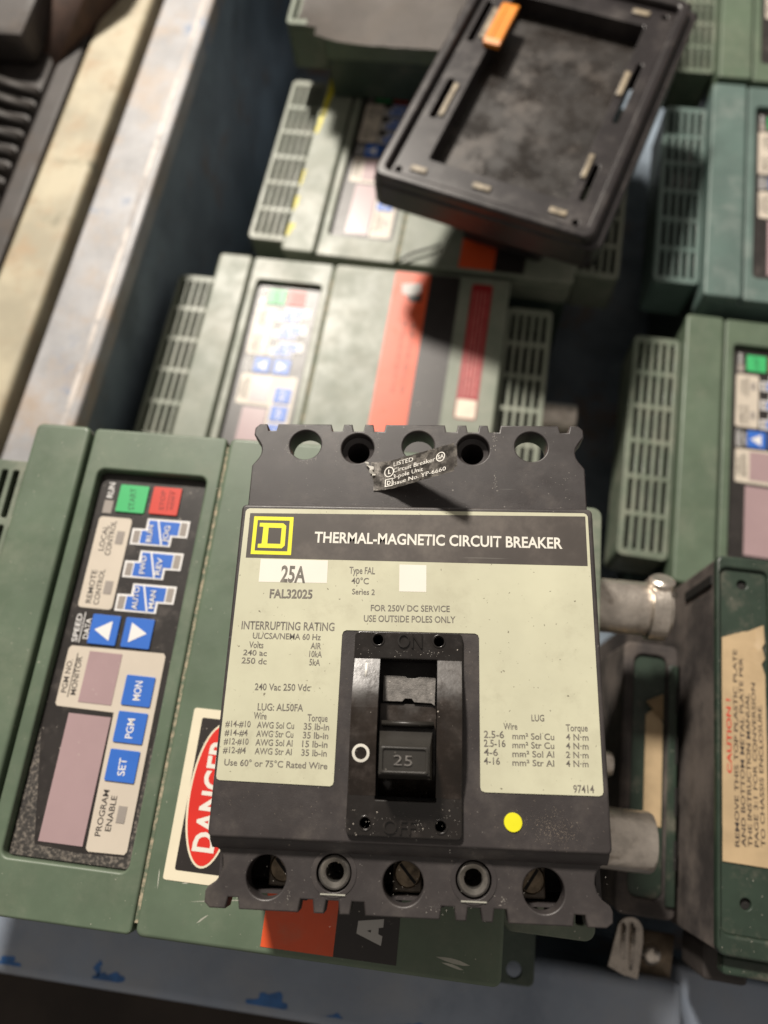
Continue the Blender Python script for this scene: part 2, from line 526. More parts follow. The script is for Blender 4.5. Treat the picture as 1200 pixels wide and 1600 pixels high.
for (cx, cy, rx_, ry_) in ((97, 5.5, 8, 3.6), (150, 5.0, 8, 5.0), (143, 10, 2, 3.5), (230, 6.0, 12, 5.5), (262, 4.5, 5, 2.5), (300, 5.5, 8, 3.0)):
    pts = []
    for i in range(30):
        t = 2 * math.pi * i / 30
        k = 0.85 + 0.2 * math.sin(3 * t + cx) + 0.12 * math.sin(7 * t + cy) + rp.uniform(-0.08, 0.08)
        pts.append((cx + rx_ * k * math.cos(t), max(5.1, cy + ry_ * k * math.sin(t))))
    flat('paint_chip', pts, RIMZ + 0.02, 'chip', fc, front_rim, 0.1)
box('worn_line', RW - 9.5, RW - 6.0, 60, LN - 60, RIMZ + 0.01, RIMZ + 0.08, 'worn', fc)
# ---- neighbouring crate, cream rim
nb = rotated_root('neighbour_crate', -288.5, -176.0, -H0, CA, 'cream painted crate rim running along outside of the blue crate', 'crate')
fn = Frame(nb)
box('side_rim', 0, 38.5, -40, 1050, RIMZ - 22, RIMZ + 4, 'beam', fn, None, 4.0, 3)
box('side_wall', 16, 22, -30, 1040, 2, RIMZ - 22.2, 'rust', fn)
box('crate_bottom', -330, 38.5, -40, 1050, -4, 1.6, 'junk', fn)

# ---- grimy finned unit lying in the neighbouring crate
unit = rotated_root('finned_unit', -252.0, 120.0, -112, math.radians(-7.0), 'grimy dark metal unit with cooling fins left of the cream rim', 'heat sink')
fu = Frame(unit)
box('base_block', -190, -18, -60, 560, -262, -62, 'junk', fu, None, 5)
box('ledge', -17.5, 0, -50, 540, -100, -64, 'junk', fu, None, 3)
for i in range(13):
    y = 96 + i * 14.5
    bm = bmesh.new()
    pts = [(-62, y, -62), (-18, y - 7, -62), (-18, y - 1, -62), (-62, y + 6, -62)]
    lo = [bm.verts.new(p) for p in pts]
    hi = [bm.verts.new((p[0], p[1], -58.5 + (6 if k in (0, 3) else 0))) for k, p in enumerate(pts)]
    bm.faces.new(lo[::-1]); bm.faces.new(hi)
    for k in range(4):
        bm.faces.new((lo[k], lo[(k + 1) % 4], hi[(k + 1) % 4], hi[k]))
    bm_out('fin', bm, 'fin', fu, None)
box('cover', -190, -64, 4, 430, -61.5, -22, 'junk', fu, None, 8)
box('cover_step', -63.5, -26, 292, 540, -61.5, -34, 'junk', fu, None, 6)
unit2 = rotated_root('rusty_bracket', -262.0, 385.0, -150, math.radians(-30), 'dark angular bracket leaning over the fins at top left', 'bracket')
f2 = Frame(unit2)
prism_yz('arm', [(0, -62), (34, -62), (34, -46), (14, -40), (0, -18)], -70, 16, 'junk', f2, None, 3)
prism_yz('upright', [(34.5, -62), (150, -62), (150, 0), (130, 12), (34.5, -30)], -50, 10, 'rust', f2, None, 3)


# ------------------------------------------------------------------ the green drives
DEPTH = 163.0
DW, DH = 221.0, 197.0
DORG = Vector((110.0, -98.5, -DEPTH))


def panel_key(name, x0, x1, y0, y1, m, fr, parent):
    return slab(name, [rrect(x0, x1, y0, y1, 0.5, 3)], -4.7, -4.35, m, fr, parent, 0.08, 1)


def make_drive():
    root = empty('motor_drive', (0, 0, 0))
    f = Frame(root, DORG)
    # main case, slightly tapered skirt below the face
    box('chassis', 1.5, DW - 1.5, -DH + 1.5, -1.5, -DEPTH, -7.5, 'dark_green', f, None, 2.5)
    slab('case_cover', [rrect(0.4, DW - 0.4, -DH + 0.4, -0.4, 4)], -26, -6.6, 'green', f, None, 1.0)
    # raised band, panel section, wide blank section
    slab('raised_band', [rrect(0, 25.6, -DH, 0, 3.0)], -6.5, 0.8, 'green', f, None, 1.6, 3)
    slab('panel_surround', [rrect(27.2, 88.6, -DH, 0, 2.0), rrect(33.2, 82.8, -177.2, -19.4, 3)[::-1]], -6.5, -0.6, 'green', f, None, 1.0, 2)
    slab('blank_cover', [rrect(90.2, DW, -DH, 0, 3.0)], -6.5, 0.3, 'green', f, None, 1.5, 3)
    box('groove', 88.7, 90.1, -DH + 4, -4, -6.5, -1.8, 'groove_dust', f)
    # vents at both ends
    for side, (u0, u1) in enumerate(((-32.5, -0.3), (DW + 0.3, 254.5))):
        v0, v1 = -181.0, -15.0
        vb = slab('vent_housing', [rrect(u0, u1, v0, v1, 4), rrect(u0 + 2.2, u1 - 2.2, v0 + 2.2, v1 - 2.2, 2.5)[::-1]], -48, -14.2, 'green_dusty', f, None, 0)
        holes = []
        if side == 0:
            a0, a1 = u0 + 4.0, u1 - 3.4
        else:
            a0, a1 = u0 + 3.4, u1 - 4.0
        cw = (a1 - a0 + 2.6) / 5
        rh = (v1 - v0 - 10 + 3.6) / 6
        for i in range(5):
            for j in range(6):
                x = a0 + i * cw
                y = v0 + 5 + j * rh
                holes.append(rrect(x, x + cw - 2.6, y, y + rh - 3.6, 0.8, 2)[::-1])
        slab('vent_grille', [rrect(u0, u1, v0, v1, 4)] + holes, -14.1, -10.5, 'green_dusty', f, vb, 0.5, 1)
        box('vent_core', u0 + 2.6, u1 - 2.6, v0 + 3, v1 - 3, -47, -34, 'cavity', f, vb)
    # control panel with its keys, windows and print
    cp = slab('control_panel', [rrect(33.6, 82.4, -176.8, -19.8, 2.6)], -6.2, -5.0, 'overlay', f)
    Z0 = -5.0
    slab('legend_field', [rrect(36.9, 51.9, -80.6, -40.0, 1.6)], Z0, Z0 + 0.12, 'beige', f, cp)
    slab('legend_field', [[(37.6, -98.0), (38.6, -96.8), (78.0, -96.2), (79.0, -97.4), (79.5, -170.8), (78.6, -172.0), (64.4, -172.4), (63.4, -171.4),
                           (62.6, -121.4), (38.6, -121.2), (37.7, -120.2)]], Z0, Z0 + 0.12, 'beige', f, cp)
    panel_key('start_key', 43.4, 56.5, -37.3, -24.6, 'keygreen', f, cp)
    panel_key('stop_key', 58.6, 71.4, -37.0, -24.3, 'keyred', f, cp)
    for k in range(3):
        dy = -14.6 * k
        poly = [(53.0, -44.2), (58.8, -44.0), (58.8, -39.2), (77.9, -38.9), (77.9, -46.6), (71.2, -46.8), (71.2, -51.2), (53.2, -51.5)]
        mk = slab('mode_key', [[(x, y + dy) for x, y in poly]], Z0, Z0 + 0.25, 'panel_white', f, cp)
        zz = Z0 + 0.25
        flat('key_blue', [(57.4, -50.6 + dy), (70.2, -50.6 + dy), (70.2, -45.9 + dy), (73.6, -45.9 + dy), (73.6, -40.0 + dy), (59.8, -40.0 + dy),
                          (59.8, -44.9 + dy), (57.4, -44.9 + dy)], zz, 'keyblue', f, cp, 0.1)
        flat('key_window', rect(54.0, 56.8, -50.6 + dy, -45.1 + dy), zz, 'led', f, cp, 0.1)
        flat('key_window', rect(74.2, 77.0, -45.8 + dy, -39.9 + dy), zz, 'led', f, cp, 0.1)
        flat('key_slash', [(63.4, -40.0 + dy), (64.2, -40.0 + dy), (67.6, -50.6 + dy), (66.8, -50.6 + dy)], zz + 0.1, 'panel_white', f, cp, 0.08)
    for (x0, x1, tri) in ((44.9, 57.0, [(46.8, -89.4), (53.9, -85.2), (53.9, -93.5)]), (59.3, 71.6, [(69.4, -89.0), (62.2, -93.3), (62.2, -85.0)])):
        panel_key('arrow_key', x0, x1, -95.3, -82.9, 'keyblue', f, cp)
        flat('arrow_mark', tri, Z0 + 0.66, 'panel_white', f, cp, 0.08)
    for y in (-106.1, -120.4, -134.9):
        panel_key('menu_key', 64.8, 76.9, y - 11.9, y, 'keyblue', f, cp)
    for (x0, x1, y0, y1) in ((46.9, 60.9, -118.8, -98.3), (44.3, 62.0, -171.0, -123.4)):
        slab('display_window', [rect(x0, x1, y0, y1)], Z0 + 0.13, Z0 + 0.30, 'display', f, cp)
    for (x0, x1, y0, y1) in ((37.5, 41.6, -38.4, -32.4), (46.5, 49.9, -51.9, -46.1), (46.5, 50.0, -74.1, -68.4), (72.8, 76.2, -161.3, -155.2)):
        slab('indicator_light', [rect(x0, x1, y0, y1)], Z0 + 0.13, Z0 + 0.28, 'led', f, cp)
    for txt, a, b, cap in PANEL_TEXT:
        onkey = txt in ('MON', 'PGM', 'SET', 'JOG', 'FWD', 'REV', 'AUTO', 'MAN') or (txt == 'RUN' and a[0] > 50)
        m = 'panel_ink'
        z = Z0 + 0.16
        if onkey:
            m = 'panel_white'; z = Z0 + 0.70
        elif txt in ('RUN', 'SPEED', 'DATA'):
            m = 'panel_white'
        elif txt == 'START':
            m = 'key_ink'; z = Z0 + 0.70
        elif txt in ('STOP', 'RESET'):
            m = 'key_ink_red'; z = Z0 + 0.70
        text(txt, a, b, cap, z, m, f, cp, bold=0.012)
    for (x, y0, y1, m, z) in ((41.0, -95.4, -82.6, 'panel_white', 0.16), (41.9, -117.4, -99.6, 'panel_ink', 0.16), (66.2, -35.2, -25.6, 'key_ink_red', 0.7)):
        flat('rule_line', rect(x, x + 0.35, y0, y1), Z0 + z, m, f, cp, 0.05)
    # warning stripes and rating strip on the blank cover
    slab('orange_sticker', [rect(136.2, 162.2, -194.4, -1.8)], 0.32, 0.46, 'orange', f)
    slab('black_sticker', [rect(162.3, 184.5, -194.4, -1.8)], 0.32, 0.46, 'danger_black', f)
    rs = slab('rating_strip', [rrect(193.5, 208.5, -116, -6, 2)], 0.32, 0.46, 'maroon', f)
    flat('strip_end', rrect(194.3, 207.7, -115.2, -101, 1.5), 0.47, 'maroon_white', f, rs, 0.05)
    rv = random.Random(8)
    for u in (147.5, 154.0):
        v = -44.0
        while v > -98:
            l = rv.uniform(4, 9)
            flat('print_bar', rect(u, u + 2.6, v - l, v), 0.47, 'orange_ink', f, None, 0.04)
            v -= l + 2.2
    flat('pictogram', [(142, -12), (156, -10), (157, -18), (150, -22), (143, -20)], 0.47, 'stick_grey', f, None, 0.04)
    flat('pictogram', [(146, -22.5), (158, -19), (158, -26), (151, -27)], 0.47, 'danger_black', f, None, 0.04)
    for u in (196.5, 199.2, 201.9, 204.6):
        flat('print_bar', rect(u, u + 0.9, -99, -12), 0.47, 'maroon_line', f, rs, 0.04)
    return root, f


PANEL_TEXT = [
    ('RUN', (40.58, -31.17), (40.44, -24.02), 2.65),
    ('LOCAL', (42.32, -55.46), (42.08, -43.93), 2.38),
    ('CONTROL', (45.61, -57.37), (45.1, -41.58), 2.38),
    ('REMOTE', (42.29, -78.56), (41.74, -64.23), 2.33),
    ('CONTROL', (45.76, -79.0), (45.1, -63.62), 2.32),
    ('SPEED', (40.29, -95.16), (40.04, -83.39), 2.29),
    ('DATA', (44.74, -93.5), (44.35, -84.87), 2.29),
    ('PGM NO.', (41.03, -115.8), (40.57, -102.47), 2.2),
    ('MONITOR', (45.15, -116.32), (44.31, -100.91), 2.2),
    ('MON', (72.32, -115.74), (72.03, -108.16), 2.96),
    ('PGM', (72.45, -130.39), (72.13, -122.87), 2.91),
    ('SET', (72.54, -144.41), (72.19, -137.85), 2.87),
    ('PROGRAM', (67.92, -166.71), (67.76, -150.14), 2.24),
    ('ENABLE', (71.51, -164.61), (71.29, -151.93), 2.24),
    ('START', (51.81, -36.08), (50.71, -25.81), 2.62),
    ('STOP', (65.02, -34.9), (64.29, -25.69), 2.01),
    ('RESET', (69.15, -34.22), (68.73, -25.83), 1.6),
    ('RUN', (62.67, -49.73), (62.01, -42.12), 2.37),
    ('JOG', (69.59, -49.29), (69.75, -41.93), 2.37),
    ('FWD', (62.8, -63.92), (62.05, -56.04), 2.34),
    ('REV', (69.52, -63.87), (69.4, -56.35), 2.33),
    ('AUTO', (62.84, -79.43), (62.11, -69.67), 2.3),
    ('MAN', (69.91, -78.36), (69.52, -70.7), 2.3),
]

drive0, DF = make_drive()


def place(root, ox, oy, h, ang, tilt=(0.0, 0.0)):
    """put the drive so that the top left corner of its raised band is at (ox, oy, h)"""
    a = math.radians(ang)
    c, s = math.cos(a), math.sin(a)
    x = ox + DORG.x * c - DORG.y * s
    y = oy + DORG.x * s + DORG.y * c
    root.location = Vector((x, y, h - DEPTH + H0)) * S
    root.rotation_euler = (math.radians(tilt[0]), math.radians(tilt[1]), a)


GRP = 'green motor drives packed in the crate'
copies = []
for (ox, oy, h, ang, label) in (
        (-103.3, 286.8, -230.0, -7.0, 'green drive with orange stripe just behind the circuit breaker, half shaded by black tray'),
        (-28.9, 485.0, -231.0, -8.4, 'green drive with yellow paint smear under the left side of black tray'),
        (238.7, 231.2, -230.0, -8.1, 'nearest green drive of the right hand column, above the tan caution label'),
        (274.6, 434.0, -219.0, -8.0, 'bluish green drive second from front in right hand column, right of black tray'),
        (313.0, 650.0, -232.0, -8.0, 'farthest green drive of the right column, cut by top right corner of photo'),
        (-3.2, 634.5, -168.0, -7.0, 'green drive at the top under a grey dusty sheet'),
        (-100.0, 62.0, -229.5, -5.5, 'green drive hidden beneath the front drive that carries the breaker')):
    c = copy_tree(drive0)
    place(c, ox, oy, h, ang)
    tag(c, label, 'motor drive', GRP)
    copies.append(c)

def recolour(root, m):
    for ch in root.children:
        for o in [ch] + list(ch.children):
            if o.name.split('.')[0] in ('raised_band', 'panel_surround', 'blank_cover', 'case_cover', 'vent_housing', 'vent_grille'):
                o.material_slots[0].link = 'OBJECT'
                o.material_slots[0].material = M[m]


recolour(copies[0], 'green_glare_dusty')
recolour(copies[1], 'green_glare_dusty')
recolour(copies[3], 'green_blue')
front = drive0
place(front, -118.2, 62.6, -65.6, -4.2)
tag(front, 'front green drive with control panel and danger sticker, carrying the circuit breaker', 'motor drive', GRP)

# the front drive's own extras ------------------------------------------------
f = DF
dg = slab('danger_sticker', [rrect(96.8, 134.0, -177.4, -116.2, 1.0)], 0.34, 0.50, 'danger_cream', f)
slab('black_field', [rrect(100.6, 130.2, -173.8, -119.6, 0.8)], 0.51, 0.58, 'danger_black', f, dg)


def ellipse(cx, cy, a, b, n=48):
    return [(cx + a * math.cos(2 * math.pi * i / n), cy + b * math.sin(2 * math.pi * i / n)) for i in range(n)]


flat('danger_oval_edge', ellipse(110.0, -146.7, 9.4, 25.6), 0.59, 'danger_cream', f, dg, 0.04)
flat('danger_oval', ellipse(110.0, -146.7, 8.6, 24.8), 0.64, 'danger_red', f, dg, 0.04)
text('DANGER', (113.6, -166.8), (113.6, -126.6), 7.6, 0.72, 'white', f, dg, bold=0.03)
for ch in list(front.children):
    if ch.name.split('.')[0] in ('orange_sticker', 'black_sticker', 'rating_strip', 'print_bar', 'pictogram'):
        for g in list(ch.children):
            bpy.data.objects.remove(g)
        bpy.data.objects.remove(ch)
slab('orange_sticker', [rect(136.2, 162.2, -194.4, -62)], 0.32, 0.46, 'orange', f)
bs = slab('black_sticker', [rect(162.3, 184.5, -194.4, -62)], 0.32, 0.46, 'danger_black', f)
slab('letter_a', [[(169.6, -186.2), (178.6, -189.0), (178.8, -186.0), (177.3, -185.5), (177.2, -183.6), (178.8, -183.2), (178.8, -180.6), (169.8, -182.2)],
                  [(173.2, -184.9), (174.6, -184.4), (174.6, -185.4)]], 0.47, 0.52, 'stick_grey', f, bs)
# dusty lower end of the control panel window
cpan = [c for c in front.children if c.name.startswith('control_panel')][0]
slab('grit', [[(33.8, -176.6), (82.2, -176.6), (82.2, -120), (80.6, -140), (79.8, -172.8), (60, -173.4), (43, -172.2), (38.5, -150), (33.8, -128)]],
     -4.98, -4.93, 'overlay_dust', f, cpan)


def conduit(v, z, u1, r, name='conduit_hub', setscrew=False):
    c = lathe(name, [(r * 1.16, 0), (r * 1.16, 5), (r, 5.5), (r, u1 - 248 - 1.5), (r - 0.8, u1 - 248), (r - 2.6, u1 - 248), (r - 3, u1 - 250), (r - 3, 6)],
              (248, v, z), (1, 0, 0), 'zinc', f)
    if setscrew:
        lathe('set_screw_boss', [(6.2, 0), (6.0, r + 3), (4.8, r + 4.2), (0, r + 4.4)], (u1 - 5, v, z), (0, 0.75, 0.66), 'zinc', f, c, 20)
        lathe('set_screw', [(3.6, 0), (3.6, 1.6), (2.4, 2.6), (0, 2.9)], (u1 - 2, v + 6, z + r * 0.72), (0.3, 0.25, 0.92), 'steel', f, c, 16)
        lathe('collar', [(r + 0.2, 0), (r + 1.7, 0.6), (r + 1.7, 8), (r + 0.2, 8.6)], (u1 - 10, v, z), (1, 0, 0), 'zinc', f, c)
    return c


conduit(-47.0, -55, 294.5, 12.6, setscrew=True)
conduit(-148.0, -55, 286.5, 12.4)
conduit(-118.0, -58, 270.5, 5.6)
mf = slab('mounting_foot', [rrect(222, 244.5, -215.5, -176, 3), circ(235.5, -209.6, 3.4, 20, rev=True)], -92, -89, 'dark_green', f, None, 0.5)
# scuffs in the paint near the bottom edge
random.seed(4)
for (x, y, l, a, w) in ((108, -183.5, 26, 8, 0.45), (125, -181, 8, 80, 0.5), (124, -177.6, 5, 5, 0.5), (112, -190, 5, 40, 0.6), (95.5, -181, 7, 95, 0.35), (104, -178, 3, 10, 0.4),
                        (198, -190, 12, -6, 1.6), (200, -191.5, 8, -10, 1.2)):
    ca, sa = math.cos(math.radians(a)), math.sin(math.radians(a))
    pts = []
    for t in (0, .2, .45, .7, 1):
        pts.append((x + ca * l * t - sa * w * .5 * math.sin(math.pi * t), y + sa * l * t + ca * w * .5 * math.sin(math.pi * t)))
    for t in (.8, .5, .25):
        pts.append((x + ca * l * t + sa * w * .5 * random.uniform(.3, 1), y + sa * l * t - ca * w * .5 * random.uniform(.3, 1)))
    flat('paint_scuff', pts, 0.31, 'dust_mark', f, None, 0.02)

# one conduit on the drive behind, one on the drive below the tray
for c, v in ((copies[0], -88.0),):
    fr_ = Frame(c, DORG)
    lathe('conduit_hub', [(12.6, 0), (12.6, 30), (11, 31), (9, 31), (9, 4)], (250, v, -40), (1, 0, 0), 'zinc', fr_)
# yellow paint smear
fr_ = Frame(copies[1], DORG)
random.seed(7)
for (x, y, w, l) in ((3.5, -2, 7.5, 62), (2.5, -60, 4.5, 22), (0.6, -120, 3, 16), (0.5, -146, 4, 14), (1.0, -172, 6, 12)):
    pts = []
    n = 8
    for i in range(n + 1):
        pts.append((x - w * .5 - 0.0 + random.uniform(-.8, .8) + w * .5, y - l * i / n))
    for i in range(n, -1, -1):
        pts.append((x + w * (1 - 0.5 * i / n) + random.uniform(-1, 1), y - l * i / n))
    pts = [(max(1.2, px), min(-1.5, py)) for px, py in pts]
    flat('paint_smear', pts, 0.82, 'yellow_paint', fr_, None, 0.03)
# shallower chassis for the drive on the second layer at the far end
top_drive = copies[5]
fr_ = Frame(top_drive, DORG)
for ch in list(top_drive.children):
    if ch.name.startswith('chassis'):
        bpy.data.objects.remove(ch)
box('chassis', 1.5, DW - 1.5, -DH + 1.5, -1.5, -61.0, -7.5, 'dark_green', fr_, None, 2.5)

# ---- grey dusty sheet over the farthest left drive
sheet_root = empty('grey_sheet', (0, 0, 0), 0, 'dusty grey plastic sheet lying over the drive at top, torn corner', 'sheet')
fs = Frame(sheet_root)
bm = bmesh.new()
nx, ny = 26, 18
a = math.radians(-6)
vs = {}
rnd = random.Random(3)
for i in range(nx + 1):
    for j in range(ny + 1):
        lx, ly = -4 + 215 * i / nx, 176 * j / ny
        if j == 0:
            ly += rnd.uniform(-1, 1)
        z = 233.6 + 1.6 * max(0, math.sin(lx * 0.06 + ly * 0.02)) + rnd.uniform(0, 0.5)
        if i < 4 and j < 3:
            z += (4 - i) * (3 - j) * 0.9
        x0, y0 = -42.5, 422.3
        vs[i, j] = bm.verts.new((x0 + lx * math.cos(a) - ly * math.sin(a), y0 + lx * math.sin(a) + ly * math.cos(a), z))
for i in range(nx):
    for j in range(ny):
        if (i, j) in ((0, 0), (1, 0), (0, 1)):
            continue
        bm.faces.new((vs[i, j], vs[i + 1, j], vs[i + 1, j + 1], vs[i, j + 1]))
bmesh.ops.solidify(bm, geom=bm.faces[:], thickness=0.8)
bm_out('sheet_panel', bm, 'film', fs, None)

# ------------------------------------------------------------------ two drives standing on end at the right
def standing(name, ox, oy, h, ang, w, l, label, near):
    """plate frame: x to the right from the left edge, y up from the front end, z = 0 top face"""
    a = math.radians(ang)
    hgt = h + H0 - 2.0
    root = empty(name, (ox, oy, h + H0 - hgt), a, label, 'motor drive', GRP)
    f = Frame(root, (0, 0, -hgt))
    box('heat_sink', 0.6, w - 1.2, 1.0, l - 1.0, -hgt, -4.5, 'heat', f, None, 1.0)
    if near:
        box('case', w - 1, w + 90, 2.0, l - 2.0, -hgt, -14, 'dark_green', f, None, 2.0)
    rim_out = rrect(0, w, 0, l, 3.5)
    inner = rrect(1.9, w - 4.5, 8, l - 6, 3) if near else rrect(5.5, w - 6, 8, l - 6, 4)
    slab('top_frame', [rim_out, inner[::-1]], -4.4, 0.8, 'plate_green' if near else 'heat', f, None, 1.2, 2)
    tp = slab('top_plate', [inner, circ(12, 20, 2.3, 20, rev=True), circ(12, l - 13, 2.3, 20, rev=True)] if near else [inner], -4.4, -1.0, 'plate_green', f, None, 0.4, 1)
    if near:
        for y in (20, l - 13):
            lathe('plate_screw', [(0, -2.6), (2.2, -2.7), (2.2, -3.8)], (12, y, 0), (0, 0, 1), 'cavity', f, tp, 16)
        box('side_slot', -0.5, 0.59, l - 13, l - 8.5, -44, -6, 'cavity', f)
        box('front_ledge', 4, w - 2, -7.5, -0.4, -12, -4.6, 'plate_green', f, None, 1.2)
        box('front_flange', 6, w - 2, -16, -1, -64, -34, 'junk', f, None, 2)
    return root, f


near_root, fN = standing('motor_drive', 178.6, -146.2, -118.0, -6.1, 27.5, 168.5, 'green drive standing on end at right with black lettered tan caution label', True)
# paper label on the near plate
def kraft_label(f, x0, x1, y0, y1, letters=True):
    n, mrows = 10, 40
    bm = bmesh.new()
    g = {}
    rr = random.Random(5)
    for i in range(n + 1):
        for j in range(mrows + 1):
            x = x0 + (x1 - x0) * i / n
            y = y0 + (y1 - y0) * j / mrows
            if j == mrows:
                y += 7.5 * (i / n) - 2.2
                y += rr.uniform(-.3, .3)
            z = -0.55 + wrinkle(x, y)
            if i >= n - 1 and j > mrows - 7:
                z += 1.4 * (j - mrows + 7) / 7 * (1 if (j % 3) else .2)
                x -= 0.8 * ((j * 7) % 3)
            g[i, j] = bm.verts.new((x, y, z))
    for i in range(n):
        for j in range(mrows):
            bm.faces.new((g[i, j], g[i + 1, j], g[i + 1, j + 1], g[i, j + 1]))
    return bm_out('caution_label', bm, 'kraft', f, None, ang=60)


def wrinkle(x, y):
    return 0.10 + 0.22 * max(0, math.sin(y * 0.16 + 0.4)) ** 8 + 0.25 * max(0, math.sin(y * 0.071 + x * 0.05 + 1.0)) ** 12


LBX0, LBX1, LBY0, LBY1 = 2.6, 21.4, 35.0, 131.5
kl = kraft_label(fN, LBX0, LBX1, LBY0, LBY1)


def on_wr(q):
    q.z = -0.55 + wrinkle(q.x, q.y) + 0.16
    return q


text('CAUTION !', (6.6, 70.5), (6.2, 102.0), 1.9, 0, 'kraft_red', fN, kl, bold=0.012, warp=on_wr)
for k, (s_, y0, y1, m) in enumerate((('REMOVE THIS TOP PLASTIC PLATE', 41.5, 124.5, 'kraft_ink'), ('AND BOTTOM METAL PLATE PER', 41.8, 121.0, 'kraft_ink'),
                                     ('THE INSTRUCTION MANUAL', 42.2, 105.5, 'kraft_ink'), ('PAGE 3:1 FOR CONVERSION', 42.6, 110.5, 'kraft_ink'),
                                     ('TO CHASSIS ENCLOSURE.', 43.0, 101.5, 'kraft_ink'))):
    x = 9.4 + k * 2.62
    text(s_, (x, y0), (x - 0.35, y1), 1.7, 0, m, fN, kl, bold=0.006, warp=on_wr)

second_root, f2d = standing('motor_drive', 149.5, -140.0, -165.0, -6.0, 27.4, 128.0, 'lower dusty drive on end between breaker and caution label drive, its label curling', False)
sl = slab('caution_label', [[(12.0, 40), (20.5, 40), (20.5, 88), (17.5, 97), (12.0, 92)]], -0.9, -0.5, 'kraft', f2d)
bm = bmesh.new()
p = [(10.5, 98, 4.5), (20.5, 90.2, 0.2), (19.8, 103, 2.0)]
bm.faces.new([bm.verts.new(q) for q in p])
bmesh.ops.solidify(bm, geom=bm.faces[:], thickness=0.15)
bm_out('curled_corner', bm, 'kraft', f2d, sl)
box('side_strip', 22.2, 26.8, 6, 118, 0.9, 2.6, 'plate_green', f2d, None, 0.8)
for y in (22, 46, 70, 94):
    box('strip_slot', 25.6, 26.9, y, y + 13, 2.2, 2.75, 'cavity', f2d)
# plated clip and bolt at the front of the lower drive
bm = bmesh.new()
prof = []
for t in range(13):
    a_ = math.pi * t / 12
    prof.append((10.0 - 6.2 * math.cos(a_), -8.5 + 6.5 * math.sin(a_)))
poly = [(1.0, -25.0)] + prof + [(16.6, -12), (15.0, -28.5), (8.0, -27.4)]
top = [bm.verts.new((x, y, -9 + 0.16 * (y + 10) - 0.10 * (x - 8) ** 2 * 0.35)) for x, y in poly]
bot = [bm.verts.new((v.co.x, v.co.y, v.co.z - 3)) for v in top]
n_ = len(poly)
bm.faces.new(top); bm.faces.new(bot[::-1])
for i in range(n_):
    bm.faces.new((top[i], bot[i], bot[(i + 1) % n_], top[(i + 1) % n_]))
bmesh.ops.triangulate(bm, faces=bm.faces[:])
tabo = bm_out('mounting_clip', bm, 'steel', f2d, None, ang=25)
for x_ in (6.0, 10.5):
    prism_yz('clip_ridge', [(-25, -12.0), (-6, -7.8), (-6, -9.4), (-25, -13.6)], x_, x_ + 1.6, 'steel', f2d, tabo, 0.5)
prism_yz('clip_flange', [(-33, -26), (-8, -18), (-8, -21), (-33, -29)], 15, 33, 'zinc_dark', f2d, tabo, 0.6)
lathe('bolt', [(4.8, 0), (4.8, 1.2), (4.2, 3.2), (2.6, 4.6), (0, 5.2)], (22.5, -18, -21.5), (0.1, -0.3, 0.95), 'zinc', f2d, tabo, 20)

# ------------------------------------------------------------------ black tray on the rear drives
tray = empty('black_tray', (19.5, 275.5, -140 + H0 - 88), 0, 'large black plastic tray lying face up across the rear drives', 'tray')
tray.rotation_euler = (math.radians(0.0), math.radians(0.0), math.radians(-21.8))
ft = Frame(tray, (0, 0, -88))
TW, TL = 145.0, 210.0
slab('outer_rim', [rrect(0, TW, 0, TL, 7), rrect(7, TW - 7, 7, TL - 7, 3)[::-1]], -22, 0, 'tray', ft, None, 2.0, 2)
slab('outer_bead', [rrect(-1.2, TW + 6.0, -1.2, TL + 3, 8), rrect(1.5, TW - 1.5, 1.5, TL - 1.5, 6)[::-1]], -26, -7, 'tray', ft, None, 1.6, 2)
holes = []
slots = [(14, 18.5, 60, 96), (12.0, 16.5, 132, 172), (TW - 18.5, TW - 14.5, 96, 150), (TW - 18, TW - 14, 30, 60)]
for s_ in slots:
    holes.append(rrect(*s_, 1.5, 3)[::-1])
for c_ in ((13, 13), (TW - 14, 13), (TW - 14, TL - 14), (13, TL - 14)):
    holes.append(circ(c_[0], c_[1], 2.2, 16, rev=True))
slab('inner_ledge', [rect(7.2, TW - 7.2, 7.2, TL - 7.2), rrect(28, TW - 24, 27, TL - 26, 2)[::-1]] + holes, -25, -5, 'tray', ft, None, 0.4, 1)
box('tray_floor', 20, TW - 20, 20, TL - 20, -26, -18, 'tray_floor', ft)
box('rear_housing', 48, TW - 34, 40, 96, -88, -26.2, 'tray', ft, None, 4)
for (x0, x1, y0, y1) in ((19.4, 23, 62, 92), (19.2, 23.5, 136, 166), (TW - 23.5, TW - 19.5, 118, 140), (TW - 23, TW - 19.4, 46, 66), (20, 31, 14, 18.6), (62, 74, 15, 19.5),
                         (TW - 32, TW - 21, 14, 18.5), (TW - 36, TW - 24, TL - 18, TL - 13.5), (58, 70, TL - 17, TL - 13)):
    box('spring_clip', x0, x1, y0, y1, -5.1, -3.6, 'clip', ft, None, 0.7)
ob = empty('orange_tab', (0, 0, 0), 0, 'small orange plastic piece lying on the inner edge of the black tray', 'plastic piece')
ob.matrix_world = tray.matrix_basis @ Matrix.Translation(Vector((24.5, 130, 88 - 4.6)) * S)
fo = Frame(ob)
prism_yz('body', [(0, 0), (40, 0), (40, 2.6), (36, 4.2), (4, 4.2), (0, 3.2)], 0, 11.5, 'orange_tab', fo, None, 1.0)
box('ridge', 3.2, 4.6, 5, 34, 4.1, 4.9, 'orange_tab', fo, None, 0.5)

# ------------------------------------------------------------------ the circuit breaker
brk = empty('circuit_breaker', (56.0, -42.0, -65.0 + H0), 0, 'black three pole circuit breaker with cream label lying on the front green drive', 'circuit breaker')
fb = Frame(brk, (56.0, -42.0, -65.0))
TH = -5.0     # height of the terminal decks below the label face
CXL, CXR = -1.6, 113.4


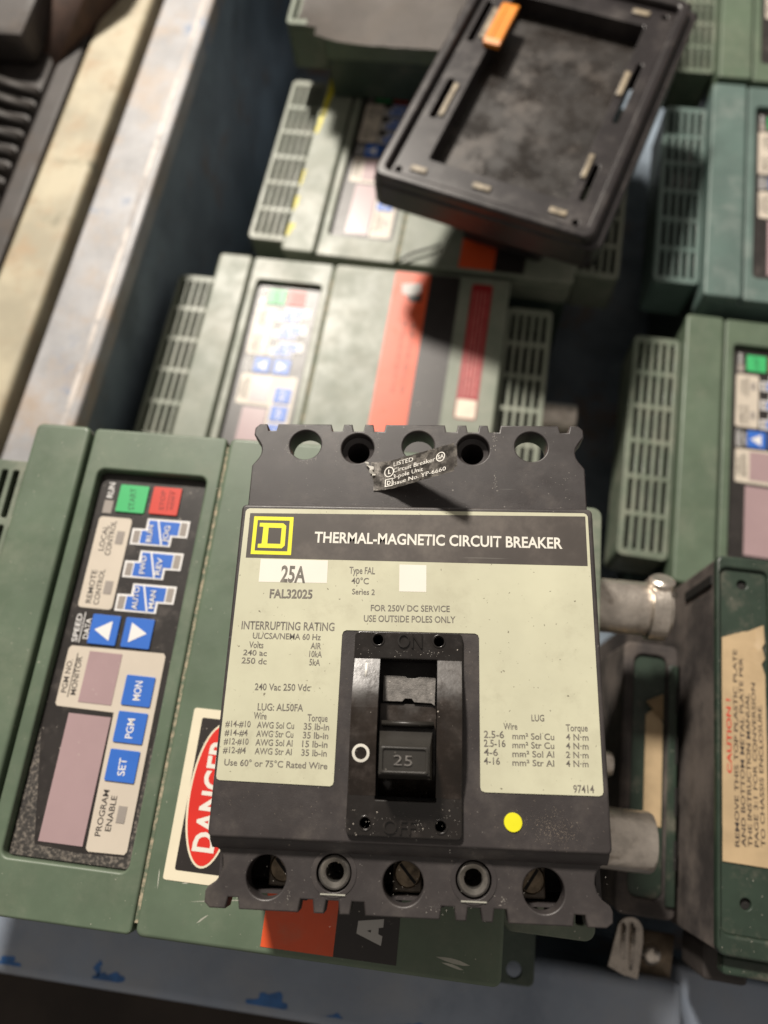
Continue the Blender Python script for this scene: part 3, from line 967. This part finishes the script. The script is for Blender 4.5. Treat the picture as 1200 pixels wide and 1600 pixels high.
def notch_row(xs, y, d, sgn):
    """points along a terminal edge from left to right with notches around each mounting hole"""
    p = []
    for c in xs:
        for (o0, o1) in ((-9.4, -5.5), (-2.0, 1.9), (5.4, 9.2)):
            p += [(c + o0 - 0.3, y), (c + o0 + 0.2, y - sgn * d), (c + o1 - 0.2, y - sgn * d), (c + o1 + 0.3, y)]
    return p


def arc(cx, cy, r, a0, a1, n=8):
    return [(cx + r * math.cos(math.radians(a0 + (a1 - a0) * i / n)), cy + r * math.sin(math.radians(a0 + (a1 - a0) * i / n))) for i in range(n + 1)]


YT, YB = 33.6, -119.6
XL, XR = -1.0, 112.8
# upper deck (clockwise from inner left)
up = [(XL, 0.0), (XL, 17.6), (XL + 1.0, 19.0)] + [(XL + 1.9, 20.2), (XL + 2.7, 21.8), (XL + 2.9, 23.4), (XL + 2.6, 25.2), (XL + 1.7, 26.7), (XL + 0.6, 28.2), (XL - 0.3, 29.4), (XL - 0.2, YT - 1.6), (XL + 1.4, YT)]
up += [(3.0, YT), (3.6, YT - 2.6), (6.4, YT - 2.6), (7.0, YT)]
up += notch_row((35.6, 75.4), YT, 2.6, 1)
up += [(104.6, YT), (105.2, YT - 2.6), (108.0, YT - 2.6), (108.6, YT)]
up += [(XR - 1.4, YT), (XR + 0.2, YT - 1.6), (XR + 0.3, 29.4), (XR - 0.6, 28.2), (XR - 1.7, 26.7), (XR - 2.6, 25.2), (XR - 2.9, 23.4), (XR - 2.7, 21.8), (XR - 1.9, 20.2), (XR - 1.0, 19.0), (XR, 17.6), (XR, 0.0)]
holesU = [circ(x, 25.6, 5.5, 36, rev=True) for x in (17.2, 56.6, 95.2)] + [circ(x, 24.4, 5.6, 36, rev=True) for x in (35.6, 75.4)]
slab('line_terminal_deck', [up] + holesU, TH - 9.0, TH, 'black', fb, None, 0.45, 2)
for x in (35.6, 75.4):
    lathe('mounting_sleeve', [(5.6, -9.2), (5.5, -3.2), (3.9, -4.2), (3.9, -24), (5.9, -24), (5.9, -9.4)], (x, 24.4, TH), (0, 0, 1), 'black', fb)
    lathe('sleeve_bottom', [(0, -23.5), (3.85, -23.4)], (x, 24.4, TH), (0, 0, 1), 'cavity', fb)
# lower deck
lo = [(XL, -101.0), (XL + 0.2, -103.0), (XL + 2.2, -104.4), (XL + 3.4, -106.4), (XL + 3.7, -108.6), (XL + 3.2, -110.8), (XL + 1.9, -112.6), (XL - 0.2, -114.0), (XL - 0.9, -115.4), (XL - 0.8, YB + 1.4), (XL + 0.8, YB)]
lo += [(4.4, YB), (5.0, YB + 3.0), (7.8, YB + 3.0), (8.4, YB)]
lo += notch_row((35.2, 75.4), YB, 3.4, -1)
lo += [(102.6, YB), (103.2, YB + 3.0), (106.0, YB + 3.0), (106.6, YB)]
lo += [(XR - 1.0, YB), (XR + 0.8, YB + 1.4), (XR + 0.9, -115.4), (XR + 0.2, -114.0), (XR - 1.9, -112.6), (XR - 3.2, -110.8), (XR - 3.7, -108.6), (XR - 3.4, -106.4), (XR - 2.2, -104.4), (XR - 0.2, -103.0), (XR, -101.0)]
holesL = [circ(x, -110.9, 5.85, 36, rev=True) for x in (15.6, 55.2, 94.8)] + [circ(x, -109.0, 5.2, 36, rev=True) for x in (35.2, 75.2)]
slab('load_terminal_deck', [lo] + holesL, TH - 7.0, TH, 'black', fb, None, 0.45, 2)
for x in (35.2, 75.2):
    b_ = lathe('mounting_bushing', [(5.2, -4.6), (4.6, -1.0), (4.0, -0.6), (3.2, -1.6), (2.7, -2.2), (2.6, -20), (5.0, -20), (5.2, -5)], (x, -109.0, TH), (0, 0, 1), 'bush', fb)
    lathe('bushing_bottom', [(0, -19), (2.6, -19)], (x, -109.0, TH), (0, 0, 1), 'cavity', fb, b_)
    bz = slab('bushing_collar', [circ(x, -109.0, 6.6, 36), circ(x, -109.0, 5.15, 36, rev=True)], TH - 1.0, TH + 0.22, 'black', fb, None, 0.12, 1)
    box('collar_mark', x - 3.6, x + 3.6, -114.75, -114.4, TH + 0.2, TH + 0.4, 'dust_mark', fb, bz)
for x in (15.6, 55.2, 94.8):
    dx = (2.6 if x < 30 else (0.6 if x < 60 else -2.6))
    lg = box('wire_lug', x - 4.2 + dx, x + 4.8 + dx, -114.9, -104.5, TH - 26, TH - 11.5, 'lug', fb, None, 0.6)
    lathe('lug_screw', [(4.1, -12.5), (4.1, -10.1), (3.6, -9.6), (0, -9.5)], (x + 0.4 + dx, -109.4, TH), (0, 0, 1), 'brass', fb, lg, 24)
    bm = bmesh.new()
    for (sx, sy, sz) in ((-1, -1, 0), (1, -1, 0), (1, 1, 0), (-1, 1, 0)):
        q = Vector((sx * 0.45, sy * 3.4, 0))
        q.rotate(Matrix.Rotation(math.radians(42 if x < 60 else -35), 3, 'Z'))
        bm.verts.new((x + 0.4 + dx + q.x, -109.4 + q.y, TH - 9.45))
    bm.verts.ensure_lookup_table()
    bm.faces.new(bm.verts)
    bm_out('screw_slot', bm, 'cavity', fb, lg)
# body under the cover and the load end pocket
box('base', XL + 0.6, XR - 0.6, -101.0, 8.0, -65.0, -13.0, 'black', fb, None, 1.0)
box('load_pocket', XL + 0.8, XR - 0.8, -118.5, -101.4, -65.0, TH - 30, 'black', fb, None, 1.0)
for x in (-0.2, 25.4, 44.6, 65.6, 85.0, 110.8):
    box('pole_barrier', x, x + 1.4, -117.6, -101.5, TH - 29.8, TH - 7.2, 'black', fb)
box('pocket_end_wall', XL + 1.2, XR - 1.2, -116.2, -115.2, TH - 29.8, TH - 7.2, 'black', fb)
for x in (XL + 4.4, XR - 5.4):
    box('pocket_side_wall', x, x + 1.0, -115.0, -101.6, TH - 29.8, TH - 7.2, 'black', fb)
# cover with window for the toggle
win = rrect(45.6, 65.2, -90.0, -47.6, 0.8, 3)
slab('cover', [rrect(CXL, CXR, -100.6, 1.5, 1.6), win[::-1]], -12.9, -0.1, 'black', fb, None, 0.8, 3)
prism_yz('cover_skirt', [(-99.6, -0.7), (-99.2, -12.0), (-103.4, TH - 1.0), (-103.7, TH + 0.3), (-101.2, -1.2)], CXL + 0.6, CXR - 0.6, 'black', fb, None, 0.35)
box('toggle_well', 44.0, 66.8, -91.6, -46.0, -22, -14, 'cavity', fb)

# cream label plate, cut round the toggle
NX0, NX1, NY = 34.4, 76.8, -39.9
lab_out = [(1.2, 0.0), (110.6, 0.0), (111.4, -0.4), (111.8, -1.2), (111.8, -84.2), (111.4, -85.0), (110.6, -85.3), (78.2, -85.5), (77.2, -85.1), (76.9, -84.2), (76.8, -41.2), (76.4, -40.2), (75.5, -39.8),
           (35.7, -39.8), (34.8, -40.2), (34.4, -41.2), (34.3, -84.4), (34.0, -85.2), (33.2, -85.6), (0.4, -85.1), (-0.4, -84.8), (-0.7, -84.0), (-0.1, -1.2), (0.3, -0.4)]
lab = slab('label_plate', [lab_out], -0.12, 0.12, 'cream', fb)
ZL = 0.13
flat('title_band', [(1.5, -1.7), (111.0, -1.1), (110.9, -17.6), (1.5, -17.0)], ZL, 'band', fb, lab, 0.03)
slab('logo_frame', [[(3.0, -2.8), (16.2, -2.9), (16.3, -15.9), (3.0, -15.8)], [(4.3, -4.1), (4.2, -14.6), (15.0, -14.7), (15.0, -4.15)]], ZL + 0.04, ZL + 0.08, 'yellow', fb, lab)
slab('logo_letter', [[(5.1, -5.05), (12.9, -5.1), (13.95, -5.95), (14.0, -12.75), (13.05, -13.7), (5.1, -13.6), (5.1, -12.3), (6.3, -12.2), (6.4, -6.4), (5.1, -6.35)],
                     [(8.17, -6.7), (8.2, -12.15), (12.5, -12.2), (12.5, -6.74)]], ZL + 0.04, ZL + 0.08, 'yellow', fb, lab)
flat('white_patch', [(6.5, -17.35), (28.5, -17.4), (28.6, -24.9), (6.5, -24.97)], ZL, 'white', fb, lab, 0.03)
flat('white_patch', [(51.6, -18.3), (60.2, -18.35), (60.3, -27.1), (51.75, -27.1)], ZL, 'white', fb, lab, 0.03)
text('THERMAL-MAGNETIC CIRCUIT BREAKER', (23.6, -11.4), (103.3, -12.0), 3.5, ZL + 0.06, 'white', fb, lab, bold=0.022)
LABEL_TEXT = [
    ('25A', (13.51, -24.71), (21.55, -24.86), 5.1),
    ('FAL32025', (10.47, -30.09), (24.23, -30.0), 2.72),
    ('INTERRUPTING RATING', (2.41, -40.3), (31.87, -40.12), 2.51),
    ('UL/CSA/NEMA 60 Hz', (6.28, -43.15), (27.76, -43.11), 1.8),
    ('Volts', (5.38, -46.09), (9.93, -46.1), 1.92),
    ('AIR', (24.78, -45.87), (28.03, -45.91), 1.87),
    ('240 ac', (3.78, -48.37), (11.24, -48.47), 1.65),
    ('10kA', (24.51, -48.36), (28.46, -48.43), 1.86),
    ('250 dc', (3.49, -50.9), (11.38, -51.03), 1.77),
    ('5kA', (24.69, -50.91), (28.05, -50.99), 1.93),
    ('240 Vac 250 Vdc', (8.42, -58.87), (25.5, -58.65), 1.98),
    ('LUG: AL50FA', (9.87, -64.81), (23.81, -64.69), 2.03),
    ('Wire', (8.92, -67.37), (12.85, -67.41), 1.93),
    ('Torque', (25.33, -67.5), (31.44, -67.46), 2.01),
    ('#14-#10', (0.47, -69.92), (8.19, -69.82), 1.76),
    ('AWG Sol Cu', (10.18, -69.96), (21.44, -69.88), 1.79),
    ('35 lb-in', (24.37, -69.94), (32.03, -69.93), 1.83),
    ('#14-#4', (0.5, -72.44), (7.53, -72.36), 1.74),
    ('AWG Str Cu', (10.18, -72.48), (21.4, -72.38), 1.78),
    ('35 lb-in', (24.31, -72.44), (31.94, -72.43), 1.81),
    ('#12-#10', (0.53, -74.94), (8.06, -74.84), 1.73),
    ('AWG Sol Al', (10.17, -74.97), (21.35, -74.87), 1.77),
    ('15 lb-in', (24.26, -74.93), (31.86, -74.91), 1.8),
    ('#12-#4', (0.56, -77.42), (7.46, -77.34), 1.72),
    ('AWG Str Al', (10.17, -77.45), (21.31, -77.34), 1.75),
    ('35 lb-in', (24.2, -77.4), (31.78, -77.37), 1.79),
    ('Use 60° or 75°C Rated Wire', (1.32, -80.92), (32.19, -80.91), 1.78),
    ('Type FAL', (35.59, -21.6), (43.84, -21.65), 2.2),
    ('40°C', (36.43, -24.9), (41.98, -24.96), 1.95),
    ('Series 2', (36.83, -28.32), (44.03, -28.42), 1.75),
    ('FOR 250V DC SERVICE', (43.01, -33.55), (67.76, -33.25), 1.9),
    ('USE OUTSIDE POLES ONLY', (40.96, -36.96), (69.48, -36.67), 2.0),
    ('LUG', (92.04, -65.27), (95.78, -65.22), 1.83),
    ('Wire', (83.86, -67.95), (87.86, -67.81), 1.82),
    ('Torque', (102.0, -67.76), (108.3, -67.62), 1.88),
    ('2.5-6', (78.02, -70.46), (83.93, -70.37), 1.96),
    ('mm² Sol Cu', (86.35, -70.53), (98.49, -70.4), 1.73),
    ('4 N·m', (101.9, -70.28), (108.38, -70.2), 1.73),
    ('2.5-16', (78.0, -72.94), (84.33, -72.83), 1.94),
    ('mm² Str Cu', (86.3, -73.01), (98.4, -72.87), 1.72),
    ('4 N·m', (101.79, -72.75), (108.25, -72.66), 1.71),
    ('4-6', (77.98, -75.41), (82.07, -75.37), 1.93),
    ('mm² Sol Al', (86.25, -75.47), (98.3, -75.32), 1.71),
    ('2 N·m', (101.68, -75.2), (108.12, -75.11), 1.7),
    ('4-16', (77.96, -77.85), (82.63, -77.79), 1.91),
    ('mm² Str Al', (86.2, -77.91), (98.21, -77.75), 1.69),
    ('4 N·m', (101.58, -77.63), (107.99, -77.53), 1.69),
    ('97414', (103.36, -84.66), (109.2, -84.5), 2.06),
]
for txt, a, b, cap in LABEL_TEXT:
    big = txt == '25A'
    text(txt, a, b, cap, ZL + 0.05, 'ink', fb, lab, bold=0.03 if big or txt == 'FAL32025' else 0.012)

# yellow dot
lathe('yellow_dot', [(0, 0.3), (2.5, 0.28), (2.6, 0.1), (2.6, -0.3)], (86.1, -93.2, 0), (0, 0, 1), 'yellow', fb, None, 32)

# toggle escutcheon
EX0, EX1, EY0, EY1 = 38.6, 71.7, -98.4, -40.1
esc_holes = [circ(x, y, 1.55, 20, rev=True) for x, y in ((45.8, -42.7), (64.5, -42.8), (44.1, -95.0), (65.6, -95.1))]
esc = slab('escutcheon', [rrect(EX0, EX1, EY0, EY1, 1.6), rrect(46.6, 64.2, -88.6, -48.4, 0.4, 2)[::-1]] + esc_holes, -0.3, 1.6, 'gloss', fb, None, 0.35, 2)
for x, y in ((45.8, -42.7), (64.5, -42.8), (44.1, -95.0), (65.6, -95.1)):
    slab('hole_lip', [circ(x, y, 2.1, 24), circ(x, y, 1.6, 24, rev=True)], 1.5, 1.85, 'gloss', fb, esc, 0.1, 1)
    lathe('hole_bottom', [(0, -0.1), (1.5, -0.1)], (x, y, 0), (0, 0, 1), 'cavity', fb, esc, 16)
def rail_z(y):
    e = max(0.0, min(y + 87.6, -48.6 - y))
    if e < 8:
        return 1.65 + 0.31 * e
    d = min(e, 16.0) - 8
    return 1.65 + 0.31 * 8 + 0.31 * d - 0.31 * d * d / 16


# side rails: gently crowned strips either side of the slot
for (x0, x1) in ((38.9, 46.7), (64.1, 71.4)):
    prof = []
    for i in range(25):
        y = -87.6 + 39.0 * i / 24
        e = min(y + 87.6, -48.6 - y)
        prof.append((y, rail_z(y)))
    prof = [(-87.6, 1.3)] + prof + [(-48.6, 1.3)]
    prism_yz('side_rail', prof, x0, x1, 'rail', fb, esc, 0.0)
text('ON', (51.8, -45.0), (59.4, -45.1), 4.3, 1.7, 'gloss', fb, esc, bold=0.0, ext=0.5)
text('OFF', (49.2, -97.4), (58.6, -97.5), 3.7, 1.7, 'gloss', fb, esc, bold=0.0, ext=0.5)
ring = slab('off_ring', [circ(42.3, -76.1, 2.55, 36), circ(42.3, -76.1, 1.75, 36, rev=True)], -0.1, 0.09, 'white', fb, esc)
for v in ring.data.vertices:
    v.co.z += rail_z(v.co.y / S + fb.org.y) * S
prism_yz('on_bar', [(-49.9, 1.8), (-54.2, 2.4), (-54.2, 3.46), (-49.9, 2.13)], 42.3, 43.0, 'foil_white', fb, esc)
# toggle: curved slide behind the handle, then the handle
tg = prism_yz('slide', [(-88.0, -9), (-86, -7), (-78, -4.4), (-70, -3.4), (-61.2, -4.6), (-61.2, -13), (-88, -13)], 46.9, 63.9, 'rail', fb, None, 0.2)
tp_ = [(47.6, -60.6), (53.6, -60.6), (54.4, -59.7), (56.4, -59.7), (57.2, -60.7), (62.4, -60.9), (63.5, -61.6), (63.7, -53.2), (58.8, -53.0), (57.4, -53.5), (55, -53.5), (54.2, -52.9), (47.6, -52.8)]
slab('slide_stop', [tp_], -5.0, -3.4, 'slide', fb, tg, 0.15, 1)
prism_yz('handle_ridge', [(-68.2, -4), (-68.2, 2.6), (-67.4, 3.4), (-66.6, 2.6), (-66.6, -4)], 47.9, 63.2, 'handle', fb, tg, 0.4)
bm = bmesh.new()
base = [(47.6, -83.0, -6), (63.2, -83.0, -6), (63.2, -69.4, -6), (47.6, -69.4, -6)]
mid_ = [(47.7, -82.6, 6.5), (62.9, -82.6, 6.5), (62.9, -69.8, 6.5), (47.7, -69.8, 6.5)]
top_ = [(48.2, -81.5, 13.4), (62.2, -81.6, 13.4), (62.2, -74.0, 13.4), (48.2, -73.9, 13.4)]
V3 = [[bm.verts.new(q) for q in ring] for ring in (base, mid_, top_)]
for a_, b_ in zip(V3, V3[1:]):
    for i in range(4):
        bm.faces.new((a_[i], a_[(i + 1) % 4], b_[(i + 1) % 4], b_[i]))
bm.faces.new(V3[0][::-1]); bm.faces.new(V3[2])
bevel_all(bm, 0.7, 3, 20)
hd = bm_out('handle', bm, 'handle', fb, None)
slab('handle_rim', [rrect(48.5, 61.9, -81.3, -74.2, 0.7), rrect(49.3, 61.1, -80.6, -74.9, 0.5)[::-1]], 13.2, 13.9, 'handle', fb, hd, 0.25, 2)
text('25', (52.2, -79.1), (57.4, -79.2), 2.7, 13.5, 'slide', fb, hd, ext=0.3, bold=-0.01)

# peeling foil label across the line terminals
SX0, SY0, SLEN, SHGT, PHI = 40.6, 8.7, 34.0, 10.4, 0.62


def curl(q):
    s = max(0.0, q.x - SX0)
    bend = 9.0
    k = PHI / bend
    s1 = min(s, bend)
    th = k * s1
    x = SX0 + math.sin(th) / k + max(0, s - bend) * math.cos(th)
    z = TH + 0.30 + (1 - math.cos(th)) / k + max(0, s - bend) * math.sin(th) * (1.0 + 0.012 * (SY0 + SHGT - q.y)) + 0.12 * math.sin(s * 1.3 + q.y * .8) + 0.25 * math.exp(-((s - 7 - 0.5 * (q.y - SY0)) / 0.8) ** 2)
    nx, nz = -math.sin(th), math.cos(th)
    return Vector((x + nx * q.z, q.y, z + nz * q.z))


bm = bmesh.new()
nx, ny = 30, 8
g = {}
rr = random.Random(9)
for i in range(nx + 1):
    for j in range(ny + 1):
        x = SX0 + SLEN * i / nx
        y = SY0 + SHGT * j / ny
        if i == 0:
            x += (-2.0 + rr.uniform(0, 1.4)) if j > 4 else 2.0 - j * 0.4
        g[i, j] = bm.verts.new(curl(Vector((x, y, 0.0))))
for i in range(nx):
    for j in range(ny):
        if (i == nx - 1 and j in (0, ny - 1)):
            continue
        bm.faces.new((g[i, j], g[i + 1, j], g[i + 1, j + 1], g[i, j + 1]))
bmesh.ops.solidify(bm, geom=bm.faces[:], thickness=0.07)
stk = bm_out('peeling_label', bm, 'foil', fb, None, ang=70)
stxt = dict(m='foil_white', fr=fb, parent=stk, warp=curl)
text('LISTED', (49.0, 16.6), (57.2, 16.6), 1.5, 0.12, **stxt)
text('Circuit Breaker', (49.0, 14.3), (66.2, 14.3), 1.5, 0.12, **stxt)
text('3-pole Unit', (49.0, 12.0), (61.4, 12.0), 1.5, 0.12, **stxt)
text('Issue No. YP-6660', (49.0, 9.8), (70.4, 9.8), 1.4, 0.12, **stxt)
text('SA', (67.2, 14.6), (69.6, 14.6), 1.5, 0.12, **stxt)


def warped_slab(name, outs, m):
    o = slab(name, outs, 0.08, 0.14, m, fb, stk)
    for v in o.data.vertices:
        q = v.co / S + fb.org
        v.co = (curl(q) - fb.org) * S
    return o


warped_slab('mark_ring', [circ(68.3, 15.3, 1.75, 28), circ(68.3, 15.3, 1.45, 28, rev=True)], 'foil_white')
warped_slab('mark_ring', [circ(47.3, 14.9, 1.9, 28), circ(47.3, 14.9, 1.55, 28, rev=True)], 'foil_white')
warped_slab('mark_square', [rect(45.8, 48.8, 9.6, 12.4), rect(46.1, 48.5, 9.9, 12.1)[::-1]], 'foil_white')
bm = bmesh.new()
rr = random.Random(12)
pe = []
for i in range(9):
    t = i / 8
    pe.append((SX0 - 1.6 + 2.6 * (1 - t) * .9 + rr.uniform(-.7, .5), SY0 + 5.2 + 5.0 * t, TH + 0.5 + rr.uniform(0, .9)))
row2 = [(x + 1.1 + rr.uniform(-.2, .6), y + rr.uniform(-.3, .3), z - 0.1) for x, y, z in pe]
va = [bm.verts.new(q) for q in pe]; vb = [bm.verts.new(q) for q in row2]
for i in range(8):
    bm.faces.new((va[i], vb[i], vb[i + 1], va[i + 1]))
bmesh.ops.solidify(bm, geom=bm.faces[:], thickness=0.1)
bm_out('torn_edge', bm, 'foil_white', fb, stk)
text('D', (46.6, 10.3), (48.0, 10.3), 1.4, 0.12, bold=0.03, **stxt)
text('L', (46.9, 14.2), (47.9, 14.2), 1.5, 0.12, bold=0.03, **stxt)


# pale chalky flecks and rubbed dust on the black moulding (too small to pick apart)
def flecks(name, spots, z, m, parent, seed):
    rf = random.Random(seed)
    bm = bmesh.new()
    for (cx, cy, sx, sy, n, r) in spots:
        for _ in range(n):
            x = cx + rf.gauss(0, sx)
            y = cy + rf.gauss(0, sy)
            rr_ = r * rf.uniform(0.35, 1.0)
            k = rf.choice((4, 5, 6))
            a0 = rf.uniform(0, 6.28)
            st = rf.uniform(0.6, 1.7)
            bm.faces.new([bm.verts.new((x + rr_ * math.cos(a0 + 6.283 * i / k) * rf.uniform(.6, 1), y + st * rr_ * math.sin(a0 + 6.283 * i / k) * rf.uniform(.6, 1), z)) for i in range(k)])
    o = bm_out(name, bm, m, fb, parent, smooth=False)
    o['kind'] = 'stuff'
    return o


deck = [c for c in brk.children if c.name.startswith('line_terminal_deck')][0]
deck2 = [c for c in brk.children if c.name.startswith('load_terminal_deck')][0]
cov = [c for c in brk.children if c.name.split('.')[0] == 'cover'][0]
arc_spots = [(17.2 + 6.6 * math.cos(math.radians(t)), 25.6 + 6.6 * math.sin(math.radians(t)), .35, .45, 5, .16) for t in range(165, 310, 16)]
flecks('chalk_marks', arc_spots + [(42.6, 28.2, .4, 2.2, 26, .16), (82.6, 28.5, .5, 1.8, 26, .18), (82.9, 12.5, .5, 1.8, 30, .18), (28.5, 24.5, .3, 3, 14, .14),
                                   (56, 8, 30, 5, 60, .12), (104, 13, 4, 4, 20, .12)], TH + 0.03, 'fleck', deck, 1)
flecks('chalk_marks', [(56, -111, 34, 4.5, 110, .12), (22.5, -115.6, .25, 1.2, 10, .18), (64.5, -117, 2.5, .6, 12, .16), (84, -114, .6, .6, 8, .2)], TH + 0.03, 'fleck', deck2, 2)
flecks('rubbed_dust', [(99, -95.2, 3.2, 2.0, 260, .11), (93, -92.5, 4.0, 1.8, 120, .10), (20, -93, 12, 4, 60, .10), (92, -94, 12, 3.5, 70, .12), (74, -65, .8, 18, 40, .10), (36.4, -65, .7, 18, 30, .10)], -0.07, 'fleck_tan', cov, 3)
flecks('dust_flecks', [(55, -95.4, 8, 1.6, 60, .14), (68.8, -92, 1.2, 4, 20, .13), (55, -46.4, 8, .5, 40, .14)], 1.63, 'fleck', esc, 4)

# short loose wire lying on the drive below the tray
wire_pts = [(33, 276, 172.0), (40, 281, 173.2), (47, 284, 173.4), (55, 286, 173.2), (64, 291, 172.2)]
cu = bpy.data.curves.new('t', 'CURVE')
cu.dimensions = '3D'
cu.bevel_depth = 0.9
sp = cu.splines.new('NURBS')
sp.points.add(len(wire_pts) - 1)
for p_, q in zip(sp.points, wire_pts):
    p_.co = (*q, 1)
sp.use_endpoint_u = True
ob_ = bpy.data.objects.new('t', cu)
me = bpy.data.meshes.new_from_object(ob_)
bpy.data.objects.remove(ob_)
me.transform(Matrix.Scale(S, 4))
me.name = 'loose_wire'
w_ = link('loose_wire', me, 'cavity')
tag(w_, 'short thin black wire lying on the drive below the tray edge', 'wire')
